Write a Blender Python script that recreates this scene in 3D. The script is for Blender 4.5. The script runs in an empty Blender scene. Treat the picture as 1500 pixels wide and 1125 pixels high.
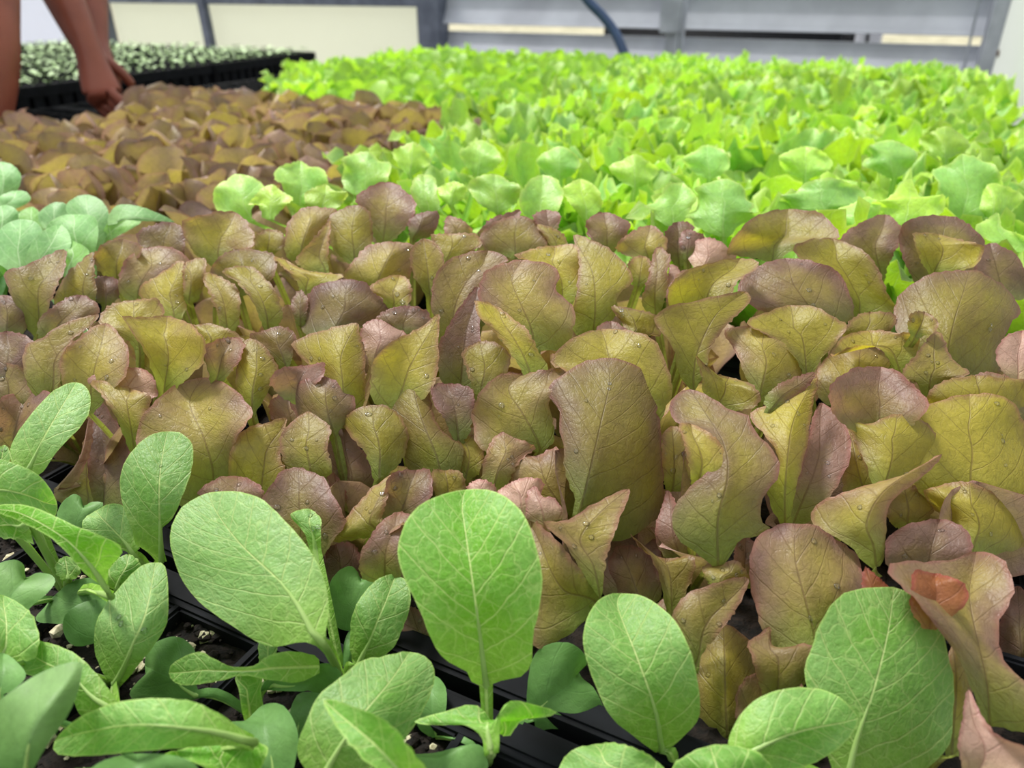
import bpy, bmesh, math, random
import numpy as np
from mathutils import Vector, Matrix, noise
PI = math.pi
C = bpy.context.scene.collection
sc = bpy.context.scene
# ------------------------------------------------------------------ camera
F = 1100.0; PITCH = math.radians(28.0); CAMZ = 1.07
cam_d = bpy.data.cameras.new('camera'); cam = bpy.data.objects.new('camera', cam_d); C.objects.link(cam)
cam.location = (0, 0, CAMZ); cam.rotation_euler = (PI/2 - PITCH, 0, 0)
cam_d.sensor_width = 36.0; cam_d.lens = 36.0*F/1500.0; cam_d.clip_start = 0.01; cam_d.clip_end = 300
cam_d.dof.use_dof = True; cam_d.dof.focus_distance = 0.31; cam_d.dof.aperture_fstop = 11.0
sc.camera = cam
# ------------------------------------------------------------------ light
w = bpy.data.worlds.new('sky'); sc.world = w; w.use_nodes = True
wn = w.node_tree; wn.nodes.clear()
wo = wn.nodes.new('ShaderNodeOutputWorld'); wb = wn.nodes.new('ShaderNodeBackground')
wb.inputs[0].default_value = (0.94, 0.97, 1.0, 1); wb.inputs[1].default_value = 1.12
wn.links.new(wb.outputs[0], wo.inputs[0])
sun_d = bpy.data.lights.new('sun', 'SUN'); sun_d.energy = 5.0; sun_d.angle = math.radians(12); sun_d.color = (1.0, 0.97, 0.9)
sun = bpy.data.objects.new('sun', sun_d); C.objects.link(sun)
sun.rotation_euler = Vector((-0.42, 0.42, 1.0)).to_track_quat('Z', 'Y').to_euler()
vs = sc.view_settings; vs.view_transform = 'Standard'; vs.look = 'None'; vs.gamma = 1.0; vs.use_curve_mapping = False
vs.exposure = 0.06

# ------------------------------------------------------------------ helpers
def px(x, y, d):
    """point seen at pixel (x, y), d metres deep along the lens axis"""
    cx = (x-750)/F*d; cy = (562.5-y)/F*d
    cp, sp = math.cos(PITCH), math.sin(PITCH)
    return Vector((cx, d*cp + cy*sp, CAMZ - d*sp + cy*cp))
def px_z(x, y, z):
    a = px(x, y, 1.0); o = Vector((0, 0, CAMZ)); k = (z-CAMZ)/(a.z-CAMZ)
    return o + (a-o)*k
def proj(p):
    v = Vector(p) - Vector((0, 0, CAMZ)); cp, sp = math.cos(PITCH), math.sin(PITCH)
    d = v.y*cp - v.z*sp; up = v.y*sp + v.z*cp
    return 750+F*v.x/d, 562.5-F*up/d, d
YAW = math.radians(26.5)
U = Vector((math.sin(YAW), math.cos(YAW), 0)); V = Vector((math.cos(YAW), -math.sin(YAW), 0))
SOIL = 0.85; CANOPY = 0.94
def lin(c):
    return tuple(((v/255)/12.92 if v/255 <= .04045 else ((v/255+.055)/1.055)**2.4) for v in c) + (1,)
def tag(o, label=None, cat=None, group=None, kind=None):
    if label: o['label'] = label
    if cat: o['category'] = cat
    if group: o['group'] = group
    if kind: o['kind'] = kind
    return o
def empty(name, loc, label=None, cat=None, group=None, rz=0):
    o = bpy.data.objects.new(name, None); C.objects.link(o); o.location = loc; o.rotation_euler = (0, 0, rz)
    o.empty_display_size = .01
    return tag(o, label, cat, group)
def link(name, me, parent=None, world=True):
    o = bpy.data.objects.new(name, me); C.objects.link(o)
    if parent is not None:
        o.parent = parent
        if world: o.matrix_parent_inverse = (Matrix.Translation(parent.location) @ parent.rotation_euler.to_matrix().to_4x4()).inverted()
    return o
def obj(name, bm, m, parent=None, smooth=False):
    me = bpy.data.meshes.new(name); bm.to_mesh(me); bm.free()
    if m: me.materials.append(m)
    if smooth: me.polygons.foreach_set('use_smooth', [True]*len(me.polygons))
    return link(name, me, parent)
def box(bm, c, sx, sy, sz, ax=None, ay=None, az=None, bev=0):
    ax = ax or Vector((1, 0, 0)); ay = ay or Vector((0, 1, 0)); az = az or Vector((0, 0, 1))
    vsl = []
    for i in (-.5, .5):
        for j in (-.5, .5):
            for k in (-.5, .5):
                vsl.append(bm.verts.new(Vector(c)+ax*i*sx+ay*j*sy+az*k*sz))
    fs = [(0,1,3,2),(4,6,7,5),(0,4,5,1),(2,3,7,6),(0,2,6,4),(1,5,7,3)]
    faces = [bm.faces.new([vsl[i] for i in f]) for f in fs]
    bmesh.ops.recalc_face_normals(bm, faces=faces)
    if bev:
        bmesh.ops.bevel(bm, geom=list({e for f in faces for e in f.edges}), offset=bev, segments=2, affect='EDGES')
def tube(bm, pts, radii, seg=8, cap=True):
    pts = [Vector(p) for p in pts]; rings = []
    up = Vector((0.13, 0.2, 1)).normalized()
    for i, p in enumerate(pts):
        t = (pts[min(i+1, len(pts)-1)] - pts[max(i-1, 0)]).normalized()
        a = t.cross(up); a = a.normalized() if a.length > 1e-4 else t.orthogonal().normalized()
        b = t.cross(a).normalized(); r = radii[i] if isinstance(radii, (list, tuple)) else radii
        rings.append([bm.verts.new(p+(a*math.cos(2*PI*k/seg)+b*math.sin(2*PI*k/seg))*r) for k in range(seg)])
    for r0, r1 in zip(rings, rings[1:]):
        for k in range(seg): bm.faces.new((r0[k], r0[(k+1) % seg], r1[(k+1) % seg], r1[k]))
    if cap:
        bm.faces.new(rings[0][::-1]); bm.faces.new(rings[-1])

# ------------------------------------------------------------------ node materials
class NT:
    def __init__(s, name):
        s.m = bpy.data.materials.new(name); s.m.use_nodes = True; s.t = s.m.node_tree; s.t.nodes.clear()
        s.out = s.n('ShaderNodeOutputMaterial')
    def n(s, typ, **k):
        nd = s.t.nodes.new(typ)
        for a, b in k.items(): setattr(nd, a, b)
        return nd
    def set(s, sock, v):
        if hasattr(v, 'is_output') or isinstance(v, bpy.types.NodeSocket): s.t.links.new(v, sock)
        else: sock.default_value = v
    def math(s, op, a, b=None, c=None, clamp=False):
        nd = s.n('ShaderNodeMath', operation=op); nd.use_clamp = clamp
        for i, v in enumerate((a, b, c)):
            if v is not None: s.set(nd.inputs[i], v)
        return nd.outputs[0]
    def mix(s, f, a, b, blend='MIX'):
        nd = s.n('ShaderNodeMix', data_type='RGBA', blend_type=blend)
        s.set(nd.inputs[0], f); s.set(nd.inputs[6], a); s.set(nd.inputs[7], b)
        return nd.outputs[2]
    def step(s, v, a, b, lo=0., hi=1.):
        nd = s.n('ShaderNodeMapRange', interpolation_type='SMOOTHSTEP')
        s.set(nd.inputs[0], v); nd.inputs[1].default_value = a; nd.inputs[2].default_value = b
        nd.inputs[3].default_value = lo; nd.inputs[4].default_value = hi
        return nd.outputs[0]
    def noise(s, vec, scale, detail=3, rough=.55, dist=0):
        nd = s.n('ShaderNodeTexNoise'); s.set(nd.inputs['Vector'], vec)
        nd.inputs['Scale'].default_value = scale; nd.inputs['Detail'].default_value = detail
        nd.inputs['Roughness'].default_value = rough; nd.inputs['Distortion'].default_value = dist
        return nd.outputs[0]
    def obj(s): return s.n('ShaderNodeTexCoord').outputs['Object']
    def principled(s, col, rough=.5, spec=.5, metal=0, normal=None):
        p = s.n('ShaderNodeBsdfPrincipled'); s.set(p.inputs['Base Color'], col); s.set(p.inputs['Roughness'], rough)
        p.inputs['Specular IOR Level'].default_value = spec; p.inputs['Metallic'].default_value = metal
        if normal is not None: s.set(p.inputs['Normal'], normal)
        return p.outputs[0]
    def bump(s, h, strength=.3, dist=.001):
        b = s.n('ShaderNodeBump'); b.inputs['Strength'].default_value = strength; b.inputs['Distance'].default_value = dist
        s.set(b.inputs['Height'], h); return b.outputs[0]
    def done(s, sh): s.t.links.new(sh, s.out.inputs[0]); return s.m

def leaf_mat(name, colA, colB, trA, trB, edge, base, vein, edge_w=.2, edge_amt=.7, vein_amt=.5, spec=.45, rough=.42,
             trans=.45, lat=.55, ret=.33, bump=.5, mott=.35, grad=0., bvar=.3, vein_tr=None):
    s = NT(name)
    uv = s.n('ShaderNodeUVMap', uv_map='UVMap').outputs[0]; ph = s.n('ShaderNodeUVMap', uv_map='cm').outputs[0]
    sx = s.n('ShaderNodeSeparateXYZ'); s.t.links.new(uv, sx.inputs[0]); sp = s.n('ShaderNodeSeparateXYZ'); s.t.links.new(ph, sp.inputs[0])
    S = s.math('ABSOLUTE', s.math('MULTIPLY_ADD', sx.outputs[0], 2., -1.)); T = sx.outputs[1]
    X, Y = sp.outputs[0], sp.outputs[1]; aX = s.math('ABSOLUTE', X)
    tint = s.n('ShaderNodeAttribute', attribute_type='OBJECT', attribute_name='tint').outputs['Fac']
    rnd = s.n('ShaderNodeObjectInfo').outputs['Random']
    off = s.n('ShaderNodeVectorMath', operation='ADD'); s.t.links.new(ph, off.inputs[0])
    cb = s.n('ShaderNodeCombineXYZ'); s.set(cb.inputs[2], s.math('MULTIPLY', rnd, 37.)); s.t.links.new(cb.outputs[0], off.inputs[1])
    P = off.outputs[0]
    n1 = s.noise(P, .7, 3); n2 = s.noise(P, 3.2, 4); n3 = s.noise(P, 9, 2)
    # veins
    mw = s.math('MULTIPLY_ADD', T, -.055, .075)
    mid = s.math('SUBTRACT', 1., s.math('DIVIDE', aX, mw), clamp=True)
    mid = s.step(mid, 0., .6)
    a = s.math('ADD', s.math('SUBTRACT', Y, s.math('MULTIPLY', aX, .85)), s.math('MULTIPLY', n1, .4))
    a = s.math('ADD', a, s.math('MULTIPLY', s.math('SIGN', X), .17))
    pp = s.math('PINGPONG', a, lat)
    latm = s.step(pp, .055, .0)
    wv = s.n('ShaderNodeVectorMath', operation='MULTIPLY_ADD'); s.t.links.new(P, wv.inputs[0]); wv.inputs[1].default_value = (1, 1, 1)
    nv = s.n('ShaderNodeTexNoise'); s.t.links.new(P, nv.inputs['Vector']); nv.inputs['Scale'].default_value = 1.6
    sc3 = s.n('ShaderNodeVectorMath', operation='SCALE'); s.t.links.new(nv.outputs[1], sc3.inputs[0]); sc3.inputs['Scale'].default_value = .5
    s.t.links.new(sc3.outputs[0], wv.inputs[2])
    vo = s.n('ShaderNodeTexVoronoi', feature='DISTANCE_TO_EDGE'); s.t.links.new(wv.outputs[0], vo.inputs['Vector']); vo.inputs['Scale'].default_value = 1./ret/1.6
    retm = s.step(vo.outputs['Distance'], .06, .0)
    vo2 = s.n('ShaderNodeTexVoronoi', feature='DISTANCE_TO_EDGE'); s.t.links.new(wv.outputs[0], vo2.inputs['Vector']); vo2.inputs['Scale'].default_value = 1./ret*1.8
    retm2 = s.step(vo2.outputs['Distance'], .12, .0)
    v = s.math('MAXIMUM', mid, s.math('MULTIPLY', latm, .7)); v = s.math('MAXIMUM', v, s.math('MULTIPLY', retm, .34))
    v = s.math('MAXIMUM', v, s.math('MULTIPLY', retm2, .14))
    vf = s.math('MULTIPLY', v, vein_amt)
    # flat colours
    ed = s.n('ShaderNodeUVMap', uv_map='edge').outputs[0]; se = s.n('ShaderNodeSeparateXYZ'); s.t.links.new(ed, se.inputs[0]); D = se.outputs[0]
    Dn = s.math('ADD', D, s.math('MULTIPLY', s.math('SUBTRACT', n2, .5), edge_w*.9))
    k = s.math('ADD', tint, s.math('MULTIPLY', s.math('SUBTRACT', n1, .5), mott*2))
    k = s.math('ADD', k, s.step(D, .1, 1.3, -grad*.6, grad), clamp=True)
    refl = s.mix(k, lin(colA), lin(colB)); tr = s.mix(k, lin(trA), lin(trB))
    bm_ = s.step(T, .5, .05); bf = s.math('MULTIPLY', bm_, .75)
    refl = s.mix(bf, refl, lin(base)); tr = s.mix(bf, tr, lin(base))
    ef = s.math('MULTIPLY', s.step(Dn, edge_w, 0.), edge_amt)
    ef = s.math('MULTIPLY', ef, s.step(T, .15, .5))
    refl = s.mix(ef, refl, lin(edge)); tr = s.mix(s.math('MULTIPLY', ef, .8), tr, lin(edge))
    refl = s.mix(vf, refl, lin(vein)); tr = s.mix(s.math('MULTIPLY', vf, .8), tr, lin(vein_tr or vein))
    br = s.math('MULTIPLY_ADD', rnd, bvar, 1.-bvar/2); br = s.math('MULTIPLY', br, s.math('MULTIPLY_ADD', n2, .5, .75))
    hsv = s.n('ShaderNodeHueSaturation'); s.set(hsv.inputs['Color'], refl); s.set(hsv.inputs['Value'], br)
    hs2 = s.n('ShaderNodeHueSaturation'); s.set(hs2.inputs['Color'], tr); s.set(hs2.inputs['Value'], br)
    h = s.math('ADD', s.math('MULTIPLY', v, -.35), s.math('MULTIPLY_ADD', n3, .3, s.math('MULTIPLY', n2, .8)))
    nrm = s.bump(h, bump, .0012)
    r = s.math('MULTIPLY_ADD', n2, .22, rough-.1)
    p = s.principled(hsv.outputs[0], r, spec, normal=nrm)
    t = s.n('ShaderNodeBsdfTranslucent'); s.set(t.inputs[0], hs2.outputs[0]); s.set(t.inputs[1], nrm)
    mx = s.n('ShaderNodeMixShader'); mx.inputs[0].default_value = trans; s.t.links.new(p, mx.inputs[1]); s.t.links.new(t.outputs[0], mx.inputs[2])
    return s.done(mx.outputs[0])

M = {}
M['red'] = leaf_mat('bronze_lettuce', (132, 102, 92), (166, 154, 60), (168, 132, 84), (214, 202, 42), (156, 100, 94), (130, 152, 62),
                    (100, 72, 48), vein_amt=.5, edge_w=.26, edge_amt=.6, trans=.42, bump=.5, spec=.5, rough=.45, grad=.28, mott=.45, bvar=.45)
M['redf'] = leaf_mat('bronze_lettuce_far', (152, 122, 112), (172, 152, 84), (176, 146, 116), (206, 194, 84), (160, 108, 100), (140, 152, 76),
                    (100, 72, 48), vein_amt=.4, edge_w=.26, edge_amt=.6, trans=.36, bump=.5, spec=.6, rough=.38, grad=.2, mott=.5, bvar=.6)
M['pink'] = leaf_mat('pink_lettuce', (190, 154, 140), (176, 138, 112), (190, 150, 110), (190, 150, 90), (164, 104, 100), (176, 160, 110),
                     (150, 100, 90), vein_amt=.5, trans=.35, spec=.5)
M['orange'] = leaf_mat('orange_lettuce', (138, 82, 58), (146, 96, 54), (176, 104, 50), (176, 110, 40), (150, 74, 70), (150, 120, 60),
                     (120, 70, 44), vein_amt=.5, trans=.35, spec=.4)
M['mustard'] = leaf_mat('mustard_leaf', (156, 196, 124), (100, 160, 30), (126, 196, 40), (120, 204, 0), (180, 216, 116), (150, 194, 74),
                        (210, 230, 150), vein_amt=.85, edge_w=.09, edge_amt=.8, trans=.42, lat=.5, ret=.42, bump=.7, spec=.45, rough=.44, grad=.15, vein_tr=(200, 230, 90))
M['cotyledon'] = leaf_mat('seed_leaf', (92, 136, 72), (128, 166, 98), (88, 150, 40), (124, 176, 60), (120, 164, 104), (100, 146, 76),
                          (110, 152, 92), vein_amt=.2, edge_w=.05, edge_amt=.5, trans=.25, bump=.2, spec=.4, rough=.5)
M['cabbage'] = leaf_mat('cabbage_leaf', (136, 184, 128), (144, 194, 106), (120, 190, 60), (140, 205, 40), (172, 212, 146), (170, 206, 138),
                        (196, 226, 172), vein_amt=.9, edge_w=.06, edge_amt=.6, trans=.3, bump=.3, spec=.4, rough=.5)
M['frilly'] = leaf_mat('frilly_lettuce', (156, 206, 116), (188, 222, 92), (160, 212, 50), (194, 230, 30), (216, 236, 130), (140, 190, 76),
                       (206, 232, 160), vein_amt=.35, edge_w=.35, edge_amt=.6, trans=.42, bump=.5, spec=.5, rough=.4, mott=.6, bvar=.45)
M['smooth'] = leaf_mat('smooth_lettuce', (158, 200, 92), (174, 212, 98), (160, 212, 50), (186, 226, 50), (190, 222, 120), (174, 210, 114),
                       (200, 226, 140), vein_amt=.4, edge_w=.06, edge_amt=.3, trans=.45, bump=.3, spec=.4, rough=.42)
def stalk_mat():
    s = NT('petiole'); n = s.noise(s.obj(), 90, 3)
    c = s.mix(n, lin((150, 186, 96)), lin((188, 212, 140)))
    p = s.principled(c, .4, .45); t = s.n('ShaderNodeBsdfTranslucent'); t.inputs[0].default_value = lin((170, 210, 80))
    mx = s.n('ShaderNodeMixShader'); mx.inputs[0].default_value = .3; s.t.links.new(p, mx.inputs[1]); s.t.links.new(t.outputs[0], mx.inputs[2])
    return s.done(mx.outputs[0])
M['stalk'] = stalk_mat()
def simple(name, c1, c2, scale, rough=.5, spec=.5, metal=0, bmp=0, bd=.002, detail=4):
    s = NT(name); n = s.noise(s.obj(), scale, detail)
    return s.done(s.principled(s.mix(s.step(n, .3, .7), lin(c1), lin(c2)), rough, spec, metal, s.bump(n, bmp, bd) if bmp else None))
M['tray'] = simple('black_plastic', (13, 14, 17), (22, 24, 29), 60, .75, .12, bmp=.15, bd=.0005)
M['soil'] = simple('potting_mix', (8, 6, 5), (34, 25, 20), 320, .85, .3, bmp=.9, bd=.002, detail=8)
M['perlite'] = simple('perlite', (150, 140, 110), (206, 200, 172), 500, .8, .3)
M['steel'] = simple('galvanised', (150, 154, 164), (184, 188, 198), 9, .45, .5, .1, bmp=.05)
M['slat'] = simple('louvre_slat', (164, 167, 177), (186, 190, 200), 5, .6, .3, .0)
M['frame'] = simple('dark_frame', (84, 90, 106), (112, 118, 134), 14, .5, .5, .2)
M['hose'] = simple('blue_hose', (34, 56, 92), (46, 72, 112), 20, .35, .5)
M['ground'] = simple('dry_ground', (140, 136, 112), (180, 174, 150), 3, .95, .2, bmp=.4, bd=.02)
M['concrete'] = simple('concrete_floor', (120, 118, 112), (150, 148, 140), 6, .85, .3, bmp=.2, bd=.004)
M['mesh'] = simple('dark_bench_metal', (40, 42, 46), (58, 60, 64), 30, .6, .3)
M['skin'] = simple('skin', (128, 66, 50), (148, 80, 62), 14, .45, .45, bmp=.05)
M['shirt'] = simple('cotton_shirt', (60, 70, 92), (72, 84, 106), 40, .85, .2, bmp=.2)
M['trousers'] = simple('denim', (40, 48, 66), (52, 60, 80), 60, .9, .2, bmp=.2)
M['hair'] = simple('hair', (22, 16, 14), (38, 28, 24), 90, .5, .4, bmp=.5)
def panel_mat(name, col, tr, amt=.6):
    s = NT(name); n = s.noise(s.obj(), 3, 3)
    c = s.mix(n, lin(col), lin(tuple(max(0, v-14) for v in col)))
    p = s.principled(c, .4, .4); t = s.n('ShaderNodeBsdfTranslucent'); t.inputs[0].default_value = lin(tr)
    mx = s.n('ShaderNodeMixShader'); mx.inputs[0].default_value = amt; s.t.links.new(p, mx.inputs[1]); s.t.links.new(t.outputs[0], mx.inputs[2])
    return s.done(mx.outputs[0])
M['poly'] = panel_mat('polycarbonate', (234, 236, 222), (240, 242, 226))
M['polyw'] = panel_mat('white_polycarbonate', (226, 230, 228), (232, 236, 232))
M['sheet'] = panel_mat('white_sheet', (236, 238, 248), (244, 246, 255), .6)
def water():
    s = NT('water'); t = s.n('ShaderNodeBsdfTransparent'); g = s.n('ShaderNodeBsdfGlossy'); g.inputs['Roughness'].default_value = .03
    f = s.n('ShaderNodeFresnel'); f.inputs[0].default_value = 1.33
    mx = s.n('ShaderNodeMixShader'); s.set(mx.inputs[0], s.math('MULTIPLY_ADD', f.outputs[0], 1.1, .03, clamp=True))
    s.t.links.new(t.outputs[0], mx.inputs[1]); s.t.links.new(g.outputs[0], mx.inputs[2]); return s.done(mx.outputs[0])
M['water'] = water()

# ------------------------------------------------------------------ leaf grids
def cr(pts, n):
    """catmull-rom through pts, resampled to n+1 points by arc length"""
    P = np.array(pts, float)
    if len(P) == 2:
        t = np.linspace(0, 1, n+1)[:, None]; return P[0]*(1-t)+P[1]*t
    Q = np.vstack([2*P[0]-P[1], P, 2*P[-1]-P[-2]]); out = []
    for i in range(1, len(Q)-2):
        p0, p1, p2, p3 = Q[i-1:i+3]
        t = np.linspace(0, 1, 12, endpoint=False)[:, None]
        out.append(.5*((2*p1)+(-p0+p2)*t+(2*p0-5*p1+4*p2-p3)*t*t+(-p0+3*p1-3*p2+p3)*t**3))
    out = np.vstack(out+[P[-1:]])
    L = np.r_[0, np.cumsum(np.linalg.norm(np.diff(out, axis=0), axis=1))]
    q = np.linspace(0, L[-1], n+1)
    return np.stack([np.interp(q, L, out[:, k]) for k in range(out.shape[1])], 1)
def resample(P, n):
    L = np.r_[0, np.cumsum(np.linalg.norm(np.diff(P, axis=0), axis=1))]; q = np.linspace(0, L[-1], n+1)
    return np.stack([np.interp(q, L, P[:, k]) for k in range(P.shape[1])], 1)
def grid_mesh(name, G, mat, tgrid=None, sgrid=None, edge=True):
    """G: (nt, ns, 3) points; columns go from s=-1 to 1, rows from t=0 to 1"""
    nt, ns, _ = G.shape
    me = bpy.data.meshes.new(name)
    idx = np.arange(nt*ns).reshape(nt, ns)
    f = np.stack([idx[:-1, :-1], idx[:-1, 1:], idx[1:, 1:], idx[1:, :-1]], -1).reshape(-1, 4)
    me.from_pydata(G.reshape(-1, 3).tolist(), [], f.tolist())
    c = ns//2
    dS = np.linalg.norm(np.diff(G, axis=1), axis=2); cum = np.concatenate([np.zeros((nt, 1)), np.cumsum(dS, 1)], 1)
    X = (cum-cum[:, c:c+1])*100
    Y = np.r_[0, np.cumsum(np.linalg.norm(np.diff(G[:, c], axis=0), axis=1))]*100
    if tgrid is None: tgrid = np.linspace(0, 1, nt)
    if sgrid is None: sgrid = np.linspace(-1, 1, ns)
    SS, TT = np.meshgrid(sgrid, tgrid)
    li = np.empty(len(me.loops), int); me.loops.foreach_get('vertex_index', li)
    u1 = me.uv_layers.new(name='UVMap'); u2 = me.uv_layers.new(name='cm')
    a = np.stack([SS.ravel()*.5+.5, TT.ravel()], 1)[li]; b = np.stack([X.ravel(), np.repeat(Y, ns)], 1)[li]
    u1.data.foreach_set('uv', a.ravel()); u2.data.foreach_set('uv', b.ravel())
    if not edge:
        me.materials.append(mat); return me
    Bd = np.concatenate([G[:, 0], G[:, -1], G[-1]]); Bd = (Bd[:, None]*(1-np.linspace(0, 1, 1))[None, :, None]).reshape(-1, 3) if 0 else Bd
    Gf = G.reshape(-1, 3); D = np.sqrt(((Gf[:, None]-Bd[None])**2).sum(-1)).min(1)*100
    u3 = me.uv_layers.new(name='edge'); e = np.stack([D, D*0], 1)[li]; u3.data.foreach_set('uv', e.ravel())
    me.materials.append(mat); me.polygons.foreach_set('use_smooth', [True]*len(me.polygons))
    return me
def parse(s): return [tuple(float(v) for v in p.split(',')) for p in s.split()]
def hero_leaf(spec, d, mat, parent, root, tint=.5, lean=None, curl=None, mid=None, wave=1., strip=True, seed=0, stalk=0, rough=1.5, name='leaf', nt=26, nh=9, twist=0.):
    """spec 'base | left side | tip | right side': an outline at depth d turned into a curved blade with midrib"""
    rg = random.Random(seed)
    b, l, t, r = [parse(q) for q in spec.split('|')]; r = r[::-1]   # outlines run round the blade; the right side is stored tip to base
    b = np.array(b[0]); t = np.array(t[0]); Lp = np.array(l); Rp = np.array(r)
    ax = (t-b)/max(1, np.linalg.norm(t-b)); pr = np.array([-ax[1], ax[0]])
    if np.dot(pr, Lp.mean(0)-b) < 0 and np.dot(pr, Rp.mean(0)-b) > 0: pr = -pr
    wpx = .0022/d*F
    ring = cr([b+pr*wpx]+l+[tuple(t)]+r[::-1]+[b-pr*wpx], 320)
    kt = int(np.argmin(np.linalg.norm(ring-t, axis=1)))
    lc = resample(ring[:kt+1], nt); rc = resample(ring[kt:][::-1], nt)
    mc = cr([b]+(parse(mid) if mid else [])+[t], nt)
    if not mid:   # let the rib sag a little towards the middle of the outline
        ctr = (lc+rc)/2; tt = np.linspace(0, 1, nt+1)[:, None]; k = np.sin(tt*PI)*.55
        mc = mc*(1-k)+ctr*k
    hpx = np.linalg.norm(t-b)/F*d
    wid = (np.linalg.norm(Lp-mc[nt//2], axis=1).mean()+np.linalg.norm(Rp-mc[nt//2], axis=1).mean())/2/F*d
    if lean is None: lean = rg.uniform(.25, .5)*hpx
    if curl is None: curl = rg.choice((-1, 1, 1))*rg.uniform(.15, .4)*wid
    ph = [rg.uniform(0, 6.28) for _ in range(6)]; fold = rg.choice((-1, 1))*rg.uniform(.12, .5)*wid*min(1, wave); bel = rg.uniform(.08, .28)
    tt = np.linspace(0, 1, nt+1); ss = np.linspace(-1, 1, 2*nh+1)
    G = np.zeros((nt+1, 2*nh+1, 3))
    for i, tv in enumerate(tt):
        for j, s in enumerate(ss):
            e = lc[i] if s < 0 else rc[i]; q = abs(s)
            P2 = mc[i]*(1-q)+e*q
            if q > .99 and 0 < i < nt: P2 = P2+np.array([rg.uniform(-rough, rough), rg.uniform(-rough, rough)])
            qq = min(1.3, float(np.linalg.norm(P2-mc[i]))*d/F/max(wid, 1e-4)); sq = qq if s > 0 else -qq
            z = d+lean*(tv-.55)+curl*qq**1.7+twist*sq*wid+fold*qq
            z += -bel*hpx*math.sin(PI*min(1, tv))    # belly
            z += wave*wid*(.10*math.sin(9*tv+ph[0]+2*sq)*qq+.08*math.sin(15*tv+(ph[1] if s < 0 else ph[2]))*qq*qq+.04*math.sin(5*sq+4*tv+ph[3]))
            G[i, j] = px(P2[0], P2[1], z)
    tg = tt.copy()
    if strip:
        r0 = Vector(G[0, nh]); rows = []
        n = 5; side = (Vector(G[0, -1])-Vector(G[0, 0])).normalized()
        for k in range(n):
            f = k/n; p = Vector(root).lerp(r0, f); p.z += .006*math.sin(PI*f)
            wv = .0016+.0006*f
            rows.append([list(p+side*wv*s+Vector((0, -.0012*(1-s*s), 0))) for s in ss])
        G = np.concatenate([np.array(rows), G]); tg = np.r_[np.zeros(n), tt]
    if name == 'leaf': HERO_PTS.append((G, mat, d))
    me = grid_mesh(name, G, M[mat], tg, ss)
    o = link(name, me, parent); o['tint'] = float(tint)
    if stalk:
        bm = bmesh.new(); c = nh; off = 5 if strip else 0
        pts = [Vector(root).lerp(Vector(G[off, c]), k/6)+Vector((0, 0, .004*math.sin(PI*k/6))) for k in range(6)]
        rad = [stalk*(1.15-.25*k/6) for k in range(6)]
        m = int(nt*.62)
        for k in range(0, m, 2):
            pts.append(Vector(G[off+k, c])+Vector((0, .0003, -.0003))); rad.append(stalk*.85*(1-k/m)**1.3+.0002)
        tube(bm, pts, rad, 8); obj('petiole', bm, M['stalk'], o, True)
    if mat in ('red', 'mustard') and name == 'leaf' and .26 < d < .42:
        DROPS.append((o, G, d))
    return o
HERO_PTS = []; DROPS = []
# ------------------------------------------------------------------ structure
def hplane(name, pts, z, m, kind='structure'):
    bm = bmesh.new(); bm.faces.new([bm.verts.new((p[0], p[1], z)) for p in pts]); o = obj(name, bm, m); tag(o, kind=kind); return o
corner = px(1452, 60, 2.12); corner.z = 0
def Wp(s, z): return corner - V*s + Vector((0, 0, z))         # s metres left of the corner along the end wall
def wall_px(x, y):
    """(s, z) on the end wall of pixel (x, y)"""
    o = Vector((0, 0, CAMZ)); dr = px(x, y, 1)-o; k = (corner-o).dot(U)/dr.dot(U); p = o+dr*k
    return -(p-corner).dot(V), p.z
bm = bmesh.new(); c0 = corner-U*8-V*7; bmid = corner-U*3.9-V*2.8
box(bm, (bmid.x, bmid.y, -.05), 8, 9, .1, V, U); o = obj('floor', bm, M['concrete']); tag(o, 'grey concrete greenhouse floor under the benches', kind='structure')
bm = bmesh.new(); box(bm, (corner.x, corner.y+30, -.16), 90, 80, .1); o = obj('ground', bm, M['ground']); tag(o, 'pale dry ground outside the greenhouse', kind='structure')
def upright(name, s0, s1, z0, z1, m, depth=.05, off=0., kind='structure', label=None):
    bm = bmesh.new(); c = Wp((s0+s1)/2, (z0+z1)/2)+U*off; box(bm, c, abs(s1-s0), depth, z1-z0, V, U, bev=.004)
    o = obj(name, bm, m); tag(o, label, kind=kind); return o
def ribbed(name, s0, s1, z0, z1, m, label, pitch=.011, side=False):
    """twin-wall sheet: a thin slab with raised vertical ribs"""
    bm = bmesh.new(); n = int(abs(s1-s0)/pitch); vs_ = []
    for k in range(2*n+1):
        s = s0+(s1-s0)*k/(2*n); dep = .007 if k % 2 else 0
        p = (corner-U*s+V*(.02-dep)) if side else (Wp(s, 0)+U*(.03-dep))
        vs_.append((bm.verts.new(p+Vector((0, 0, z0))), bm.verts.new(p+Vector((0, 0, z1)))))
    for a, b in zip(vs_, vs_[1:]): bm.faces.new((a[0], b[0], b[1], a[1]))
    o = obj(name, bm, m); tag(o, label, kind='structure'); return o
sA = wall_px(147, 30)[0]; sA2 = wall_px(161, 30)[0]; sB = wall_px(300, 30)[0]; sB2 = wall_px(317, 30)[0]
sC = wall_px(622, 30)[0]; sC2 = wall_px(655, 30)[0]
ZT = 2.3
bm = bmesh.new(); box(bm, Wp((sA+6.2)/2, ZT/2)+U*.03, 6.2-sA, .004, ZT, V, U); tag(obj('wall_back', bm, M['sheet']), 'bright white sheet of the back wall at far left', kind='structure')
upright('trim_1', sA2, sA, 0, ZT, M['frame'], label='dark grey upright frame post at far left')
ribbed('wall_back_panel', sC, sA2, 0, ZT, M['poly'], 'cream ribbed translucent panel of the back wall', .012)
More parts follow.
